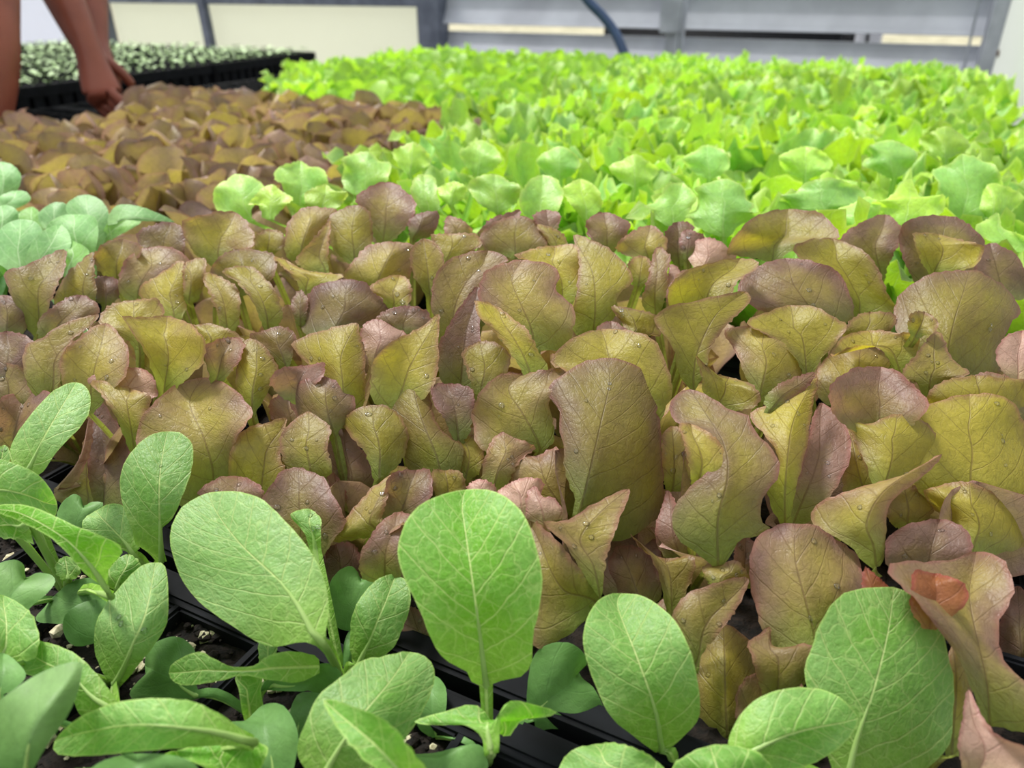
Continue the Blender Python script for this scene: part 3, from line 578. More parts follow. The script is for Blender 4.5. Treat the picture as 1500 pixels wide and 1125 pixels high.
# ------------------------------------------------------------------ near bronze lettuce: hand-set leaves, grouped on the cells they grow from
RED = [l.split(';') for l in '''
845,762|842,735 828,690 826,660 820,625 818,600 801,575 810,560 830,545 855,530|888,524|925,532 955,550 972,572 962,600 968,620 970,660 972,700 975,750 955,765 930,785 905,792 872,785;.300;.38;mid=852,740 862,700 880,620 893,560
838,765|790,765 755,730 743,690 752,664|785,668|815,655 830,680 850,720;.303;.3
882,888|860,850 830,800 795,766 830,762 870,738|922,716|905,765 888,820 884,860;.272;.62;mid=870,830 850,790 880,750
880,888|840,925 785,948 762,870|772,764|800,776 835,815 865,855;.276;.5
640,970|605,945 585,920|600,890|620,900 640,940;.292;.2
770,765|738,745 728,722|752,705|775,700 797,706 790,725 778,745;.282;.3;mat=pink
798,768|770,755 772,725|783,712|797,728 815,730 824,757;.279;.1;mat=pink
702,730|683,715|700,702|722,708 728,722;.285;.1;mat=pink
1052,828|1020,810 990,785 984,755 1000,725 1025,700 1048,680 1040,640 1015,625 993,620 980,600 985,583|1010,570|1040,580 1065,598 1095,608 1105,630 1125,650 1142,675 1140,700 1118,730 1115,760 1130,775 1110,785 1085,790 1076,803;.287;.42;mid=1052,760 1066,700 1060,650 1030,600
1022,722|1010,690 1003,655 995,622|1012,621|1040,635 1060,655 1069,680 1060,700 1040,712;.280;.95
1150,768|1130,740 1122,700 1140,680 1130,650 1105,620 1098,605 1130,590 1160,575|1197,549|1190,600 1180,660 1165,720;.297;.88;mid=1150,720 1155,660 1165,610
1128,602|1119,590 1128,572 1150,558|1194,546|1178,572 1150,590;.301;.4
1160,775|1165,720 1180,650 1195,600|1205,590|1235,615 1248,660 1240,685 1215,730 1190,760;.312;.0
1290,642|1240,625 1218,600 1215,570 1225,555 1250,540|1290,537|1320,548 1345,570 1362,592 1350,610 1330,628;.312;.05
1290,738|1275,700 1255,650 1237,615 1270,620|1315,607|1350,615 1375,640 1380,665 1365,690 1335,712 1305,725;.294;1.
1285,840|1262,820 1240,795 1210,780 1186,760 1200,737 1250,716 1320,697|1380,665|1350,700 1318,722 1302,745 1298,790 1295,820;.276;.5;mid=1280,800 1270,765 1300,715
1190,968|1130,950 1112,910 1100,860 1098,820 1110,785 1135,770|1165,767|1195,770 1225,790 1255,812 1265,850 1262,900 1225,950;.264;.25;mid=1195,940 1180,880 1165,820
1135,1045|1100,960 1093,945 1110,930|1128,918|1135,950 1190,945 1180,1000 1160,1020;.258;.5
1420,748|1385,745 1345,720 1335,690 1345,650 1332,607 1370,588|1420,577|1465,580 1490,595 1505,640 1512,700 1505,760 1450,752;.302;1.
1430,625|1380,610 1358,590 1365,570 1390,555|1430,550|1470,553 1512,560 1512,600;.314;1.
1425,815|1400,780 1370,745 1352,720 1380,710|1420,706|1460,725 1510,755 1512,795 1460,812;.284;.85
1360,855|1320,840 1298,825 1300,790 1325,770|1375,760|1415,775 1425,800 1415,825;.276;.0
1330,778|1300,760 1302,730|1325,712|1355,722 1370,745 1352,765;.3;.7
1450,1065|1420,1000 1395,950 1345,885 1300,828 1385,822|1430,808|1470,820 1485,860 1480,880 1465,910 1465,950 1480,980 1510,1010 1512,1070;.254;.3;mid=1445,1000 1430,930 1420,870
1362,922|1333,890 1335,860 1340,836|1370,840|1410,852 1418,875 1405,895 1388,908;.243;.5;mat=orange;strip=
1395,1108|1385,1050 1388,990|1396,940|1420,950 1425,1000 1415,1060;.248;.9
1278,885|1262,860 1265,835|1270,832|1292,850 1310,872;.250;.5;mat=orange
1425,1155|1405,1100 1403,1090 1410,1050|1419,1010|1440,1050 1465,1080 1510,1100 1512,1140;.222;.0;mat=pink
1015,983|1000,950 985,905 1000,875 1030,860 1060,850|1096,847|1080,890 1055,925 1030,955;.262;.62
1052,868|1034,850 1030,830 1055,824|1078,822|1096,838 1096,850 1072,852;.266;.8
985,908|970,860 950,810 921,781 945,808|975,818|1015,815 1016,840 1000,882;.280;.75
1090,862|1075,820 1078,792|1093,787|1108,800 1102,840;.281;.1
648,708|600,690 588,640 570,610 555,590 575,560|605,543|622,560 632,590 640,620 660,640 678,655 676,685 668,702;.322;.55;mid=640,670 620,620 608,580
556,702|535,665 515,640 501,618 515,602|545,593|575,598 592,620 598,640 590,670 575,690;.311;.9
455,705|430,697 415,675 410,645 425,620|452,602|475,615 485,630 480,655 486,692;.316;.72
380,740|345,720 333,690 340,655 360,628 395,618|420,612|415,640 412,670 420,700;.322;.85
310,725|260,740 215,705 200,655 203,620 225,590 260,562|297,553|330,560 352,578 370,605 357,625 342,650 335,690 328,722;.335;.42;mid=312,690 298,640 278,590
182,592|140,567 127,557 145,545 175,540|205,539|225,555 230,580 205,588;.338;.1;mat=pink
197,660|170,612 150,582 132,560 160,560|190,568|218,578 222,590 210,612 202,640;.330;.88
20,685|-15,650 -10,600 5,580|35,574|65,572 75,580 60,610 30,660;.35;.05
150,765|130,700 130,640|140,585|165,610 190,660 190,740;.36;.0
130,748|85,735 80,720 110,690|125,640|142,650 140,680 175,720 170,745;.352;.75
85,718|78,718 110,690 125,660|134,600|136,640 128,675 108,710;.348;.05;mat=pink
130,605|95,572 88,545 90,520 120,490|155,473|175,490 188,515 186,545 162,577;.346;.55
70,595|45,570 32,530 40,505 60,495 80,480 110,468|145,460|130,480 105,500 90,530 87,562;.356;.62
72,502|55,490 60,465 90,440|120,432|145,448 140,462 102,482;.368;.3
10,585|-15,550 -15,500|10,485|50,500 38,530 30,570;.362;.12
15,605|-10,582|0,535|35,540 45,570 40,602;.355;.5
240,578|215,522 190,482 178,465 205,465|245,463|280,475 300,500 298,530 272,557;.347;.78
205,518|190,500 165,485 145,470 160,447|195,440|230,438 240,463 218,492;.362;.88
315,562|300,530 298,510 315,498|340,494|358,503 350,530 332,552;.342;.2
368,603|345,570 348,530 355,505 365,497|378,500|398,520 408,545 395,570 378,600;.334;.9
302,524|280,502 277,480|300,474|330,480 357,497 335,508;.352;.95
420,543|395,520 372,502 365,490 385,485|405,478|425,482 435,495 430,515 426,537;.348;.35
505,614|480,562 450,532 427,505 460,487 500,478|523,473|528,490 535,530 535,580 526,604;.332;.88;mid=502,560 500,520
440,594|410,580 395,562 402,545 420,537|450,535|475,531 472,552 456,572;.331;.05
492,645|445,622 425,590 432,565 455,553|478,552|505,567 521,590 512,615 497,632;.322;.25
548,538|535,512 528,485 540,470|555,468|585,480 597,495 567,517;.347;.05;mat=pink
590,492|560,476 548,468 570,452|600,448|625,455 632,475 612,487;.353;.22
578,603|545,587 543,550 550,522 580,497 618,478|643,460|641,500 641,545 622,582;.334;.85
672,580|645,555 640,525 645,500 660,470 680,440|700,420|712,440 702,480 712,520 702,557;.352;.0
650,525|635,470 632,430 640,400 660,380 690,368|715,367|745,380 722,395 702,420 682,450 667,492;.367;.45
785,515|735,500 715,460 700,440 705,410 722,390|765,381|800,385 820,400 815,425 838,445 842,460 838,490 828,512;.347;.32;mid=778,480 765,450 750,410
780,556|745,512 715,477 700,460 697,440|728,449|750,465 770,480 787,510 802,537 797,550;.326;1.
705,588|690,562 680,532 679,515|704,500|735,505 748,525 742,547 722,562;.330;.85
792,660|735,665 702,655 692,620 695,590 715,560 740,547|765,548|800,541 832,540 817,560 805,590 812,630 808,652;.316;.5;mid=785,640 765,605 745,570
672,645|650,612 636,592 632,565|655,562|685,566 695,580 691,620 686,637;.325;.18
682,705|678,662 667,640 660,626|680,634|697,640 709,665 702,692;.321;.95
722,725|705,702 710,670 720,645|740,632|765,645 785,655 762,677 747,702;.306;.5
935,620|880,600 830,545 808,535 815,515 840,495|880,482|920,483 960,500 975,530 985,570 975,600 960,622;.327;.85
1018,585|1005,562 992,542 986,510 965,480 960,462 985,448 1020,440 1060,432|1092,427|1100,440 1082,460 1062,480 1042,510 1030,552;.341;.9;mid=1016,550 1024,510 1050,460
1112,590|1090,547 1075,512 1060,485 1085,478|1120,478|1150,495 1175,515 1182,540 1162,562 1137,582;.336;.5
1048,604|1030,577 1026,545 1018,520 1040,545|1068,552|1100,562 1114,580 1105,596 1080,602;.316;1.
1185,575|1170,532 1140,502 1105,482 1093,470 1130,455|1158,447|1200,452 1230,470 1242,480 1217,512 1192,542;.346;1.
1200,478|1130,462 1100,447 1080,425 1100,395|1150,378|1200,385 1230,400 1245,430 1251,455 1245,472;.371;.15
1030,464|985,452 979,425 1000,400 1040,385|1085,378|1112,387 1082,412 1070,432;.361;.95
1262,475|1240,440 1200,400 1162,368 1180,352|1220,350|1260,365 1285,390 1300,430 1311,445 1311,455 1275,467;.387;.85
1130,385|1085,375 1065,370 1085,335 1112,315|1155,306|1200,312 1225,335 1229,350 1180,355;.42;.5
1290,410|1250,385 1230,352 1262,325|1297,314|1318,330 1321,350 1302,387;.42;.15
1380,435|1340,412 1320,370 1320,332 1345,318|1385,316|1415,325 1440,350 1443,365 1430,392;.402;.08
1367,404|1345,372 1337,345 1350,340|1375,343|1412,352 1441,362 1430,387 1397,399;.392;1.
1385,562|1345,530 1312,482 1310,450 1320,430 1340,415 1365,400|1420,396|1450,405 1477,425 1494,455 1480,477 1470,502 1460,547 1420,555;.356;.42;mid=1388,520 1398,470 1412,425
1462,444|1430,410 1430,375|1450,356|1485,370 1502,395 1512,432;.388;.05
1490,565|1465,540 1459,515 1475,492|1497,484|1516,490 1518,540;.332;.0;mat=pink
1322,550|1290,512 1255,505 1217,522 1235,494|1272,484|1320,487 1347,494 1342,520;.346;.92
1240,605|1200,582 1198,540 1222,516|1262,506|1297,515 1322,545 1292,582;.352;.55
1360,585|1342,562 1321,545 1345,515|1370,485|1385,500 1395,525 1422,548 1388,558 1372,572;.336;.72
1340,494|1330,480 1334,460|1355,457|1375,472 1366,488 1350,493;.340;.9
1260,505|1233,492 1250,465|1275,457|1310,460 1307,482;.362;.85
560,360|545,342 530,312 521,290 545,272|572,267|595,280 610,300 601,325 582,347;.452;.12
520,390|490,367 478,340 485,315|520,300|540,310 546,330 543,362;.432;.72
440,384|418,372 418,340 430,315|455,303|492,308 487,325 472,345 455,367;.437;.5
477,404|450,397 432,382 452,357|482,324|482,350 481,382;.425;.75
320,394|285,372 270,342 267,325 300,313|345,311|365,330 375,352 362,365 335,368;.432;.55
390,376|373,362 375,345|395,335|417,345 415,362;.425;.9
350,434|310,402 320,377|350,365|395,370 406,390 390,417;.412;.6
395,490|375,452 350,417 326,400 335,392|365,390|387,405 406,430 414,460 411,472;.387;.92
335,494|315,452 297,405|310,400|340,415 351,430 351,472;.392;.85
450,434|430,407 401,378|418,380|450,396 501,403 482,417;.402;.92
490,498|445,487 447,450 455,425 480,413|510,409|535,415 557,435 571,452 556,472 522,482;.372;.12
550,430|505,407 515,385 540,360|580,354|611,362 606,385 597,412;.407;.42
575,458|560,437 541,422 560,408|585,403|601,415 601,442;.387;.85
440,478|430,462 428,440|440,425|451,440 449,462;.38;.5
255,480|225,452 202,425 235,400|265,382|276,400 276,442;.402;.82
277,445|268,412|271,385|301,379 299,410 292,437;.404;.75
200,446|175,427 175,400 190,375|222,362|260,365 277,385 245,405 215,425;.417;.3
240,394|215,372 199,345 220,330|250,325|269,335 271,360 266,387;.432;.3
170,420|145,397 137,375 155,355|180,350|206,360 201,380 187,407;.427;.5
130,455|90,452 79,440 95,405 115,385|137,369|139,400 141,432;.407;.72
55,494|35,472 15,432 8,400 45,385|93,365|96,390 84,420 71,450 61,482;.402;.6
10,495|-15,482 -10,440|5,432|32,440 43,460 35,487;.387;.12
155,450|138,432 137,410|152,404|173,410 173,435;.41;.0
630,435|605,402 601,370|620,349|646,365 651,402;.397;.7
650,394|640,367 631,345|662,342|697,343 704,360 682,374;.407;.88
605,350|598,322|620,311|642,312 636,342;.44;.15
672,354|652,342|655,317|681,325 694,344;.43;.3
755,379|715,370 703,345 725,325|757,316|785,325 801,350 796,370;.422;.38
720,345|698,350 712,325 735,315|762,308|760,320 745,335;.43;.05
805,350|785,327 781,315|800,307|821,315 816,337;.425;.08
820,375|800,352 784,328|800,330|827,345 833,367;.418;.9
825,455|805,402 785,385 751,375 775,365|812,360|846,362 851,400 841,442;.382;.92
868,495|838,482 845,420 848,380|840,344|870,352 900,370 925,400 929,410 907,432 902,457 887,482;.377;.95;mid=872,450 868,400 850,365
890,374|865,352 859,325|885,311|921,325 916,347;.422;.25
950,385|910,372 902,360 925,340|952,330|974,345 976,365 962,382;.412;.55
995,390|975,367 974,340|992,325|1016,330 1011,357;.425;.15
1030,404|1012,387 1006,365 1015,355|1037,348|1061,358 1079,378 1060,387;.402;.0;mat=pink
1007,380|995,352|1005,337|1031,345 1017,367;.407;.0
930,505|910,472 896,450|917,450|962,462 964,480 966,492 927,492;.352;.92
960,464|940,442 950,402|960,364|981,372 979,400 976,432;.387;.5
982,444|976,422|983,387|1003,408 987,427;.39;.0;mat=pink
935,420|919,397 925,378|942,375|956,385 958,400 951,412;.392;.8
440,835|400,800 380,742 400,705 412,690|437,685|475,700 482,715 501,750 506,770 482,800 466,832;.300;.22
372,765|300,730 289,720 320,700|347,697|372,705 386,720 391,752;.306;.25
552,788|520,790 484,793 503,765 530,730|573,695|567,730 559,765;.296;.72
582,773|556,765 558,745 566,705 582,690|610,688|630,690 631,730 607,757;.302;.2
562,855|530,847 527,810 543,785 558,765|582,750|604,758 597,790 587,842;.284;.25
655,740|636,722 633,690|652,689|673,690 683,710 681,737;.306;.88
512,745|485,702 479,660 490,635|502,620|532,660 561,700 542,722;.327;.0
502,750|482,712 479,695|490,693|506,720 510,750;.318;.1
500,865|470,852 475,810|492,797|521,800 531,852;.3;.0
930,895|885,872 883,800|930,778|966,800 966,862;.312;.0
985,725|970,692 971,640|985,624|1004,640 1011,702;.322;.8
1000,835|960,792 969,740|979,718|1001,760 1011,802;.303;.0
1272,735|1236,722 1239,650|1242,619|1267,670 1287,717;.316;.6
1065,1110|1015,1060 1005,1000 1020,950|1060,913|1105,950 1120,1010 1110,1080;.270;.6
1500,1015|1475,985 1462,940 1468,900|1490,858|1522,900 1528,960;.30;.1
1475,1105|1440,1080 1438,1030|1468,1000|1510,1030 1522,1090;.272;.6
945,900|900,880 890,840|905,800|950,810 970,860;.30;.1
1130,1105|1080,1060 1085,1000|1130,983|1180,1010 1175,1070;.258;.4
1000,1010|960,960 955,900|985,870|1010,900 1020,960;.29;.5
1060,1105|1030,1062|1052,998|1102,1010 1122,1062;.27;.2
1010,470|975,440 985,410|1005,395|1025,415 1030,450;.372;.5
1480,640|1440,620 1420,560|1450,545|1490,560 1510,600;.32;.3
235,560|205,540 185,500|215,480|245,500 260,540;.365;.6
600,610|570,590 560,550|590,530|620,545 630,590;.345;.2
700,480|670,450 665,410|690,395|715,410 725,450;.378;.35
900,560|870,530 868,490|895,470|925,490 930,530;.345;.3
1150,640|1120,610 1115,570|1140,555|1170,575 1175,610;.335;.1
430,640|400,620 395,590|420,575|445,590 455,620;.34;.15
760,620|730,600 720,560|750,545|780,560 790,600;.34;.2
'''.strip().split('\n')]
cells = {}
HN = {}
def cell_of(p):
    du = (p.dot(U)-u0-.018); dv = p.dot(V)-v00
    return max(0, int(math.floor(du/PITCHC))), int(math.floor(dv/PITCHC))
def cell_pos(i, j): return UV(u0+.018+(i+.5)*PITCHC+.027*(i//6), v00+(j+.5)*PITCHC, SOIL-.008)
ORD = ['front', 'second', 'third', 'fourth', 'fifth', 'sixth', 'seventh', 'eighth', 'ninth', 'tenth', 'eleventh', 'twelfth', 'thirteenth', 'fourteenth', 'fifteenth', 'sixteenth', 'seventeenth', 'eighteenth']
RG = 'bronze lettuce seedlings of the near block'
def near_plant(i, j):
    if (i, j) not in cells:
        o = empty('bronze_lettuce', cell_pos(i, j), None, 'lettuce', RG); cells[(i, j)] = o
    return cells[(i, j)]
for row in RED:
    spec, d, tint = row[0], float(row[1]), float(row[2]); kw = {}
    for e in row[3:]:
        a, b = e.split('='); kw[a] = b
    sd[0] += 1; mt = kw.pop('mat', 'red')
    bx, by = [float(v) for v in spec.split('|')[0].split(',')]
    P = px(bx, by, d+.004); i, j = cell_of(P); pl = near_plant(i, j)
    hero_leaf(spec, d, mt, pl, tuple(pl.location), tint=tint, seed=sd[0], rough=1.7, nt=32, **kw)

# ------------------------------------------------------------------ blue-green cabbage seedlings at the left
CB = [('2,292|-15,270 -12,245|2,237|20,243 31,258 25,280', .56, .3, 0), ('2,312|-10,300 0,287|25,279|40,282 44,295 20,307', .53, .4, 0),
 ('0,347|-15,320|2,301|20,304 27,318 15,342', .50, .3, 0), ('30,402|10,395 -15,372 -5,342 10,328|30,321|52,325 63,342 58,372 45,397', .465, .3, 0),
 ('46,400|38,375 55,345 75,332|90,329|101,342 104,360 91,382 66,397', .462, .45, 1), ('115,376|95,362 75,347 67,332 85,318|108,314|138,317 144,335 142,355 136,374', .475, .5, 1),
 ('80,340|60,330 57,312|78,297|98,300 101,322', .50, .3, 1), ('140,370|110,332 96,305 105,292|125,285|148,293 161,318 156,347', .495, .3, 1),
 ('158,330|158,318 168,303 185,299 210,304 235,314|256,325|235,324 205,324 182,322 168,326', .492, .3, 2), ('152,350|154,332 168,318|190,316|207,325 187,338 167,349', .496, 1., 2),
 ('50,340|30,324 28,312|46,303|58,312 65,337', .51, 1., 0), ('97,402|95,377|103,353|131,368 116,392', .46, 1., 1)]
cbp = [empty('cabbage_seedling', UV(0, 0, SOIL-.008)+Vector((px(x, y, d).x, px(x, y, d).y, 0)), lb, 'seedling', 'blue-green cabbage seedlings') for x, y, d, lb in
       ((20, 390, .49, 'blue-green cabbage seedling cut by the left edge of the picture'), (100, 400, .48, 'blue-green cabbage seedling with overlapping round leaves behind bronze lettuce'), (175, 365, .50, 'cabbage seedling whose leaf arches flat to the right'))]
for spec, d, tint, k in CB:
    sd[0] += 1
    hero_leaf(spec, d, 'cabbage', cbp[k], tuple(cbp[k].location), tint=tint, seed=sd[0], rough=.5, wave=.6, nt=20, nh=7)

# ------------------------------------------------------------------ grown leaf shapes for the fields
def leaf_shape(kind, k, nt=20, nh=7):
    rg = random.Random(hash((len(kind), k)) & 0xffff)
    if kind == 'red': L, W, lean0, bend = rg.uniform(.072, .092), rg.uniform(.026, .034), rg.uniform(.05, .35), rg.uniform(.2, .9)
    elif kind == 'frilly': L, W, lean0, bend = rg.uniform(.080, .100), rg.uniform(.028, .036), rg.uniform(.1, .4), rg.uniform(.2, 1.0)
    else: L, W, lean0, bend = rg.uniform(.075, .095), rg.uniform(.017, .024), rg.uniform(.05, .4), rg.uniform(.3, .9)
    ph = [rg.uniform(0, 6.28) for _ in range(8)]; cup = rg.uniform(.15, .5)*rg.choice((1, 1, -1)); tw = rg.uniform(-.35, .35)
    tt = np.linspace(0, 1, nt+1); ss = np.linspace(-1, 1, 2*nh+1); G = np.zeros((nt+1, 2*nh+1, 3)); y = z = 0.
    if kind == 'frilly':      # fan-shaped blade with a scalloped, waving margin
        fine = [(0., 0., lean0)]; 
        for m in range(1, 61):
            a = lean0+bend*(m/50)**2; fine.append((fine[-1][0]+math.sin(a)*L/50, fine[-1][1]+math.cos(a)*L/50, a))
        def tri(v): return abs((v % 1)-.5)*4-1
        for i, t in enumerate(tt):
            for j, s in enumerate(ss):
                q = abs(s); g = min(1, t/.6); te = t*(1-.30*q**2.3*t+.055*math.sin(9*s+ph[0])*t**3+.03*abs(math.sin(11*s+ph[1]))*t**4)
                m = min(59.99, te*50); k0 = int(m); fr = m-k0
                yy, zz, a = [fine[k0][c]*(1-fr)+fine[k0+1][c]*fr for c in range(3)]
                wf = W*(.10+.90*g*g*(3-2*g))*(1+.09*math.sin(17*t+ph[2]+(s > 0)*2)*q**2+.06*abs(math.sin(14*t+ph[3]))*q**3)*(1-.12*t**4)
                ew = max(q**1.8*min(1, t*1.8), t**5*.9)
                per = (s*1.3+math.copysign(1, s)*(1-t)*1.6)
                dn = (.0065*math.sin(6.5*per+ph[4])+.0028*math.sin(14*per+ph[5]))*ew+cup*.5*W*(q**1.5)*t
                nrm = Vector((0, math.cos(a), -math.sin(a)))
                G[i, j] = Vector((wf*s*(1-.12*q*abs(cup)), yy, zz))-nrm*dn+Vector((0, 0, .002*math.sin(13*per)*ew))
        return grid_mesh('leaf', G, M[kind], tt, ss)
    notch = rg.uniform(0, .2)
    for i, t in enumerate(tt):
        a = lean0+bend*t*t
        if i: y += math.sin(a)*L/nt; z += math.cos(a)*L/nt
        g = min(1, t/.62); w = W*(.10+.90*g*g*(3-2*g))
        if t > .62: w *= math.sqrt(max(0, 1-((t-.62)/.38)**(2.2 if kind != 'red' else 2.6)))
        nrm = Vector((0, math.cos(a), -math.sin(a)))
        for j, s in enumerate(ss):
            q = abs(s); wf = w; dn = 0.; dz = 0.
            if kind == 'frilly':
                tri = abs(((t*3.6+ph[0]+(s > 0)*.4) % 1)-.5)*4-1; tr2 = abs(((t*9.3+ph[1]) % 1)-.5)*4-1; wf *= 1+.20*tri*q**2+.06*tr2*q**3
                dn = (.0095*math.sin(17*t+ph[2]+(s > 0)*1.7)*q**1.6+.0045*math.sin(37*t+ph[3]+s)*q**3)*min(1, t*2)
                if t > .75: dn += .007*math.sin(8*s+ph[4])*(t-.75)/.25; dz = .006*math.sin(12*s+ph[5])*((t-.75)/.25)
            elif kind == 'red':
                dn = (.0035*math.sin(11*t+ph[2]+(s > 0)*1.7)*q**2)*min(1, t*2); wf *= 1+.06*math.sin(13*t+ph[0]+(s > 0)*2)*q
            else: dn = .0015*math.sin(8*t+ph[2])*q
            ang = cup*q*1.5
            x = wf*s*math.cos(ang*.8); off = w*q*math.sin(ang)*.9+tw*s*w*t
            p = Vector((x, y, z))-nrm*off+nrm*dn+Vector((0, 0, dz))
            G[i, j] = p
    return grid_mesh('leaf', G, M['redf' if kind == 'red' else kind], tt, ss)
SHC = []
SH = {k: [leaf_shape(k, n) for n in range(n_)] for k, n_ in (('red', 12), ('frilly', 14), ('smooth', 8))}
for me_ in SH['smooth']:
    for nm_, ls_ in (('cabbage', SHC), ('mustard', SH.setdefault('mustard', []))):
        c_ = me_.copy(); c_.materials.clear(); c_.materials.append(M[nm_]); ls_.append(c_)
def rosette(root, kind, n, rg, scale=1., pick=None):
    a0 = rg.uniform(0, 6.28)
    for k in range(n):
        o = bpy.data.objects.new('leaf', rg.choice(SH[kind])); C.objects.link(o); o.parent = root
        o.location = (rg.uniform(-.003, .003), rg.uniform(-.003, .003), 0)
        o.rotation_euler = (rg.uniform(-.1, .15), rg.uniform(-.2, .2), a0+k*2.4+rg.uniform(-.4, .4))
        f = scale*rg.uniform(.82, 1.12)*(1 if k < n-1 else .8); o.scale = (f, f, f)
        o['tint'] = rg.random()*(.65 if kind == 'red' else 1.)
def inside(x, y, poly):
    c = False; n = len(poly)
    for i in range(n):
        (x1, y1), (x2, y2) = poly[i], poly[i-1]
        if (y1 > y) != (y2 > y) and x < (x2-x1)*(y-y1)/(y2-y1)+x1: c = not c
    return c
CABP = [(-400, 232), (20, 232), (62, 288), (170, 288), (258, 318), (240, 350), (150, 372), (100, 398), (20, 430), (-400, 520)]
REDP = [(-500, 128), (80, 150), (160, 140), (230, 112), (400, 112), (620, 132), (705, 138), (700, 172), (600, 210), (560, 238), (470, 255), (330, 275), (322, 345), (250, 330), (170, 288), (62, 288), (20, 232), (-500, 232)]
SMOP = [(400, 110), (470, 84), (640, 68), (900, 60), (950, 72), (830, 140), (705, 134), (620, 128)]
cellsF = []
for i in range(0, 60):
    for j in range(-70, 50):
        p = cell_pos(i, j); u, v = p.dot(U), p.dot(V)
        if u > UF or v > VR+.006 or v < VL: continue
        x, y, d = proj(Vector((p.x, p.y, CANOPY-.01)))
        if x < -260 or x > 1760 or d < .2: continue
        if i < 6 and not inside(x, y, CABP): cellsF.append(('near', i, j, p, d, x, y)); continue
        if inside(x, y, CABP): cellsF.append(('cab', i, j, p, d, x, y)); continue
        if inside(x, y, REDP) : cellsF.append(('red', i, j, p, d, x, y)); continue
        if y < 150 and x < 400-(y-112)*1.2: continue
        if inside(x, y, SMOP): cellsF.append(('smooth', i, j, p, d, x, y)); continue
        cellsF.append(('frilly', i, j, p, d, x, y))
rg = random.Random(11)
from collections import Counter
cnt = Counter(c[0] for c in cellsF); print('CELLS', cnt)
cellsF.sort(key=lambda c: c[4])
done = Counter(); rest = {}
for kind, i, j, p, d, x, y in cellsF:
    if kind == 'near':
        new = (i, j) not in cells
        if new and d < .27 and x > 500: continue
        o = near_plant(i, j); 
        if d < .27 and x > 500: continue
        rosette(o, 'red', 3 if new else 2, rg, (.62 if i == 0 else .8)*(1.05 if new else 1))
        continue
    p = p+Vector((rg.uniform(-.004, .004), rg.uniform(-.004, .004), 0))
    done[kind] += 1
    if kind == 'cab':
        if abs(x-100) < 150 and d < .56: continue
        o = empty('cabbage_seedling', p, 'blue-green cabbage seedling at the left behind the near bronze lettuce', 'seedling', 'blue-green cabbage seedlings out at the left')
        rosette(o, 'smooth', 4, rg, .8)
        for c in o.children: c.data = SHC[int(c['tint']*7.9)] 
        continue
    K = {'red': ('bronze_lettuce', 'bronze lettuce seedling in the far left block behind the green ones', 'lettuce', 'bronze lettuce seedlings of the far left block'),
         'smooth': ('butter_lettuce', 'smooth-leaved light green seedling at the far edge beyond the bronze block', 'lettuce', 'smooth light green seedlings at the far edge'),
         'frilly': ('frilly_lettuce', 'bright green frilly lettuce seedling on the right half of the bench', 'lettuce', 'frilly green lettuce seedlings')}[kind]
    if done[kind] > 300:
        rest.setdefault(kind, []).append(p); continue
    o = empty(K[0], p, K[1], K[2], K[3], rz=rg.uniform(0, 6.28)); rosette(o, kind, 5 if kind == 'frilly' else 4, rg, {'red': .90, 'frilly': 1.08, 'smooth': .95}[kind])
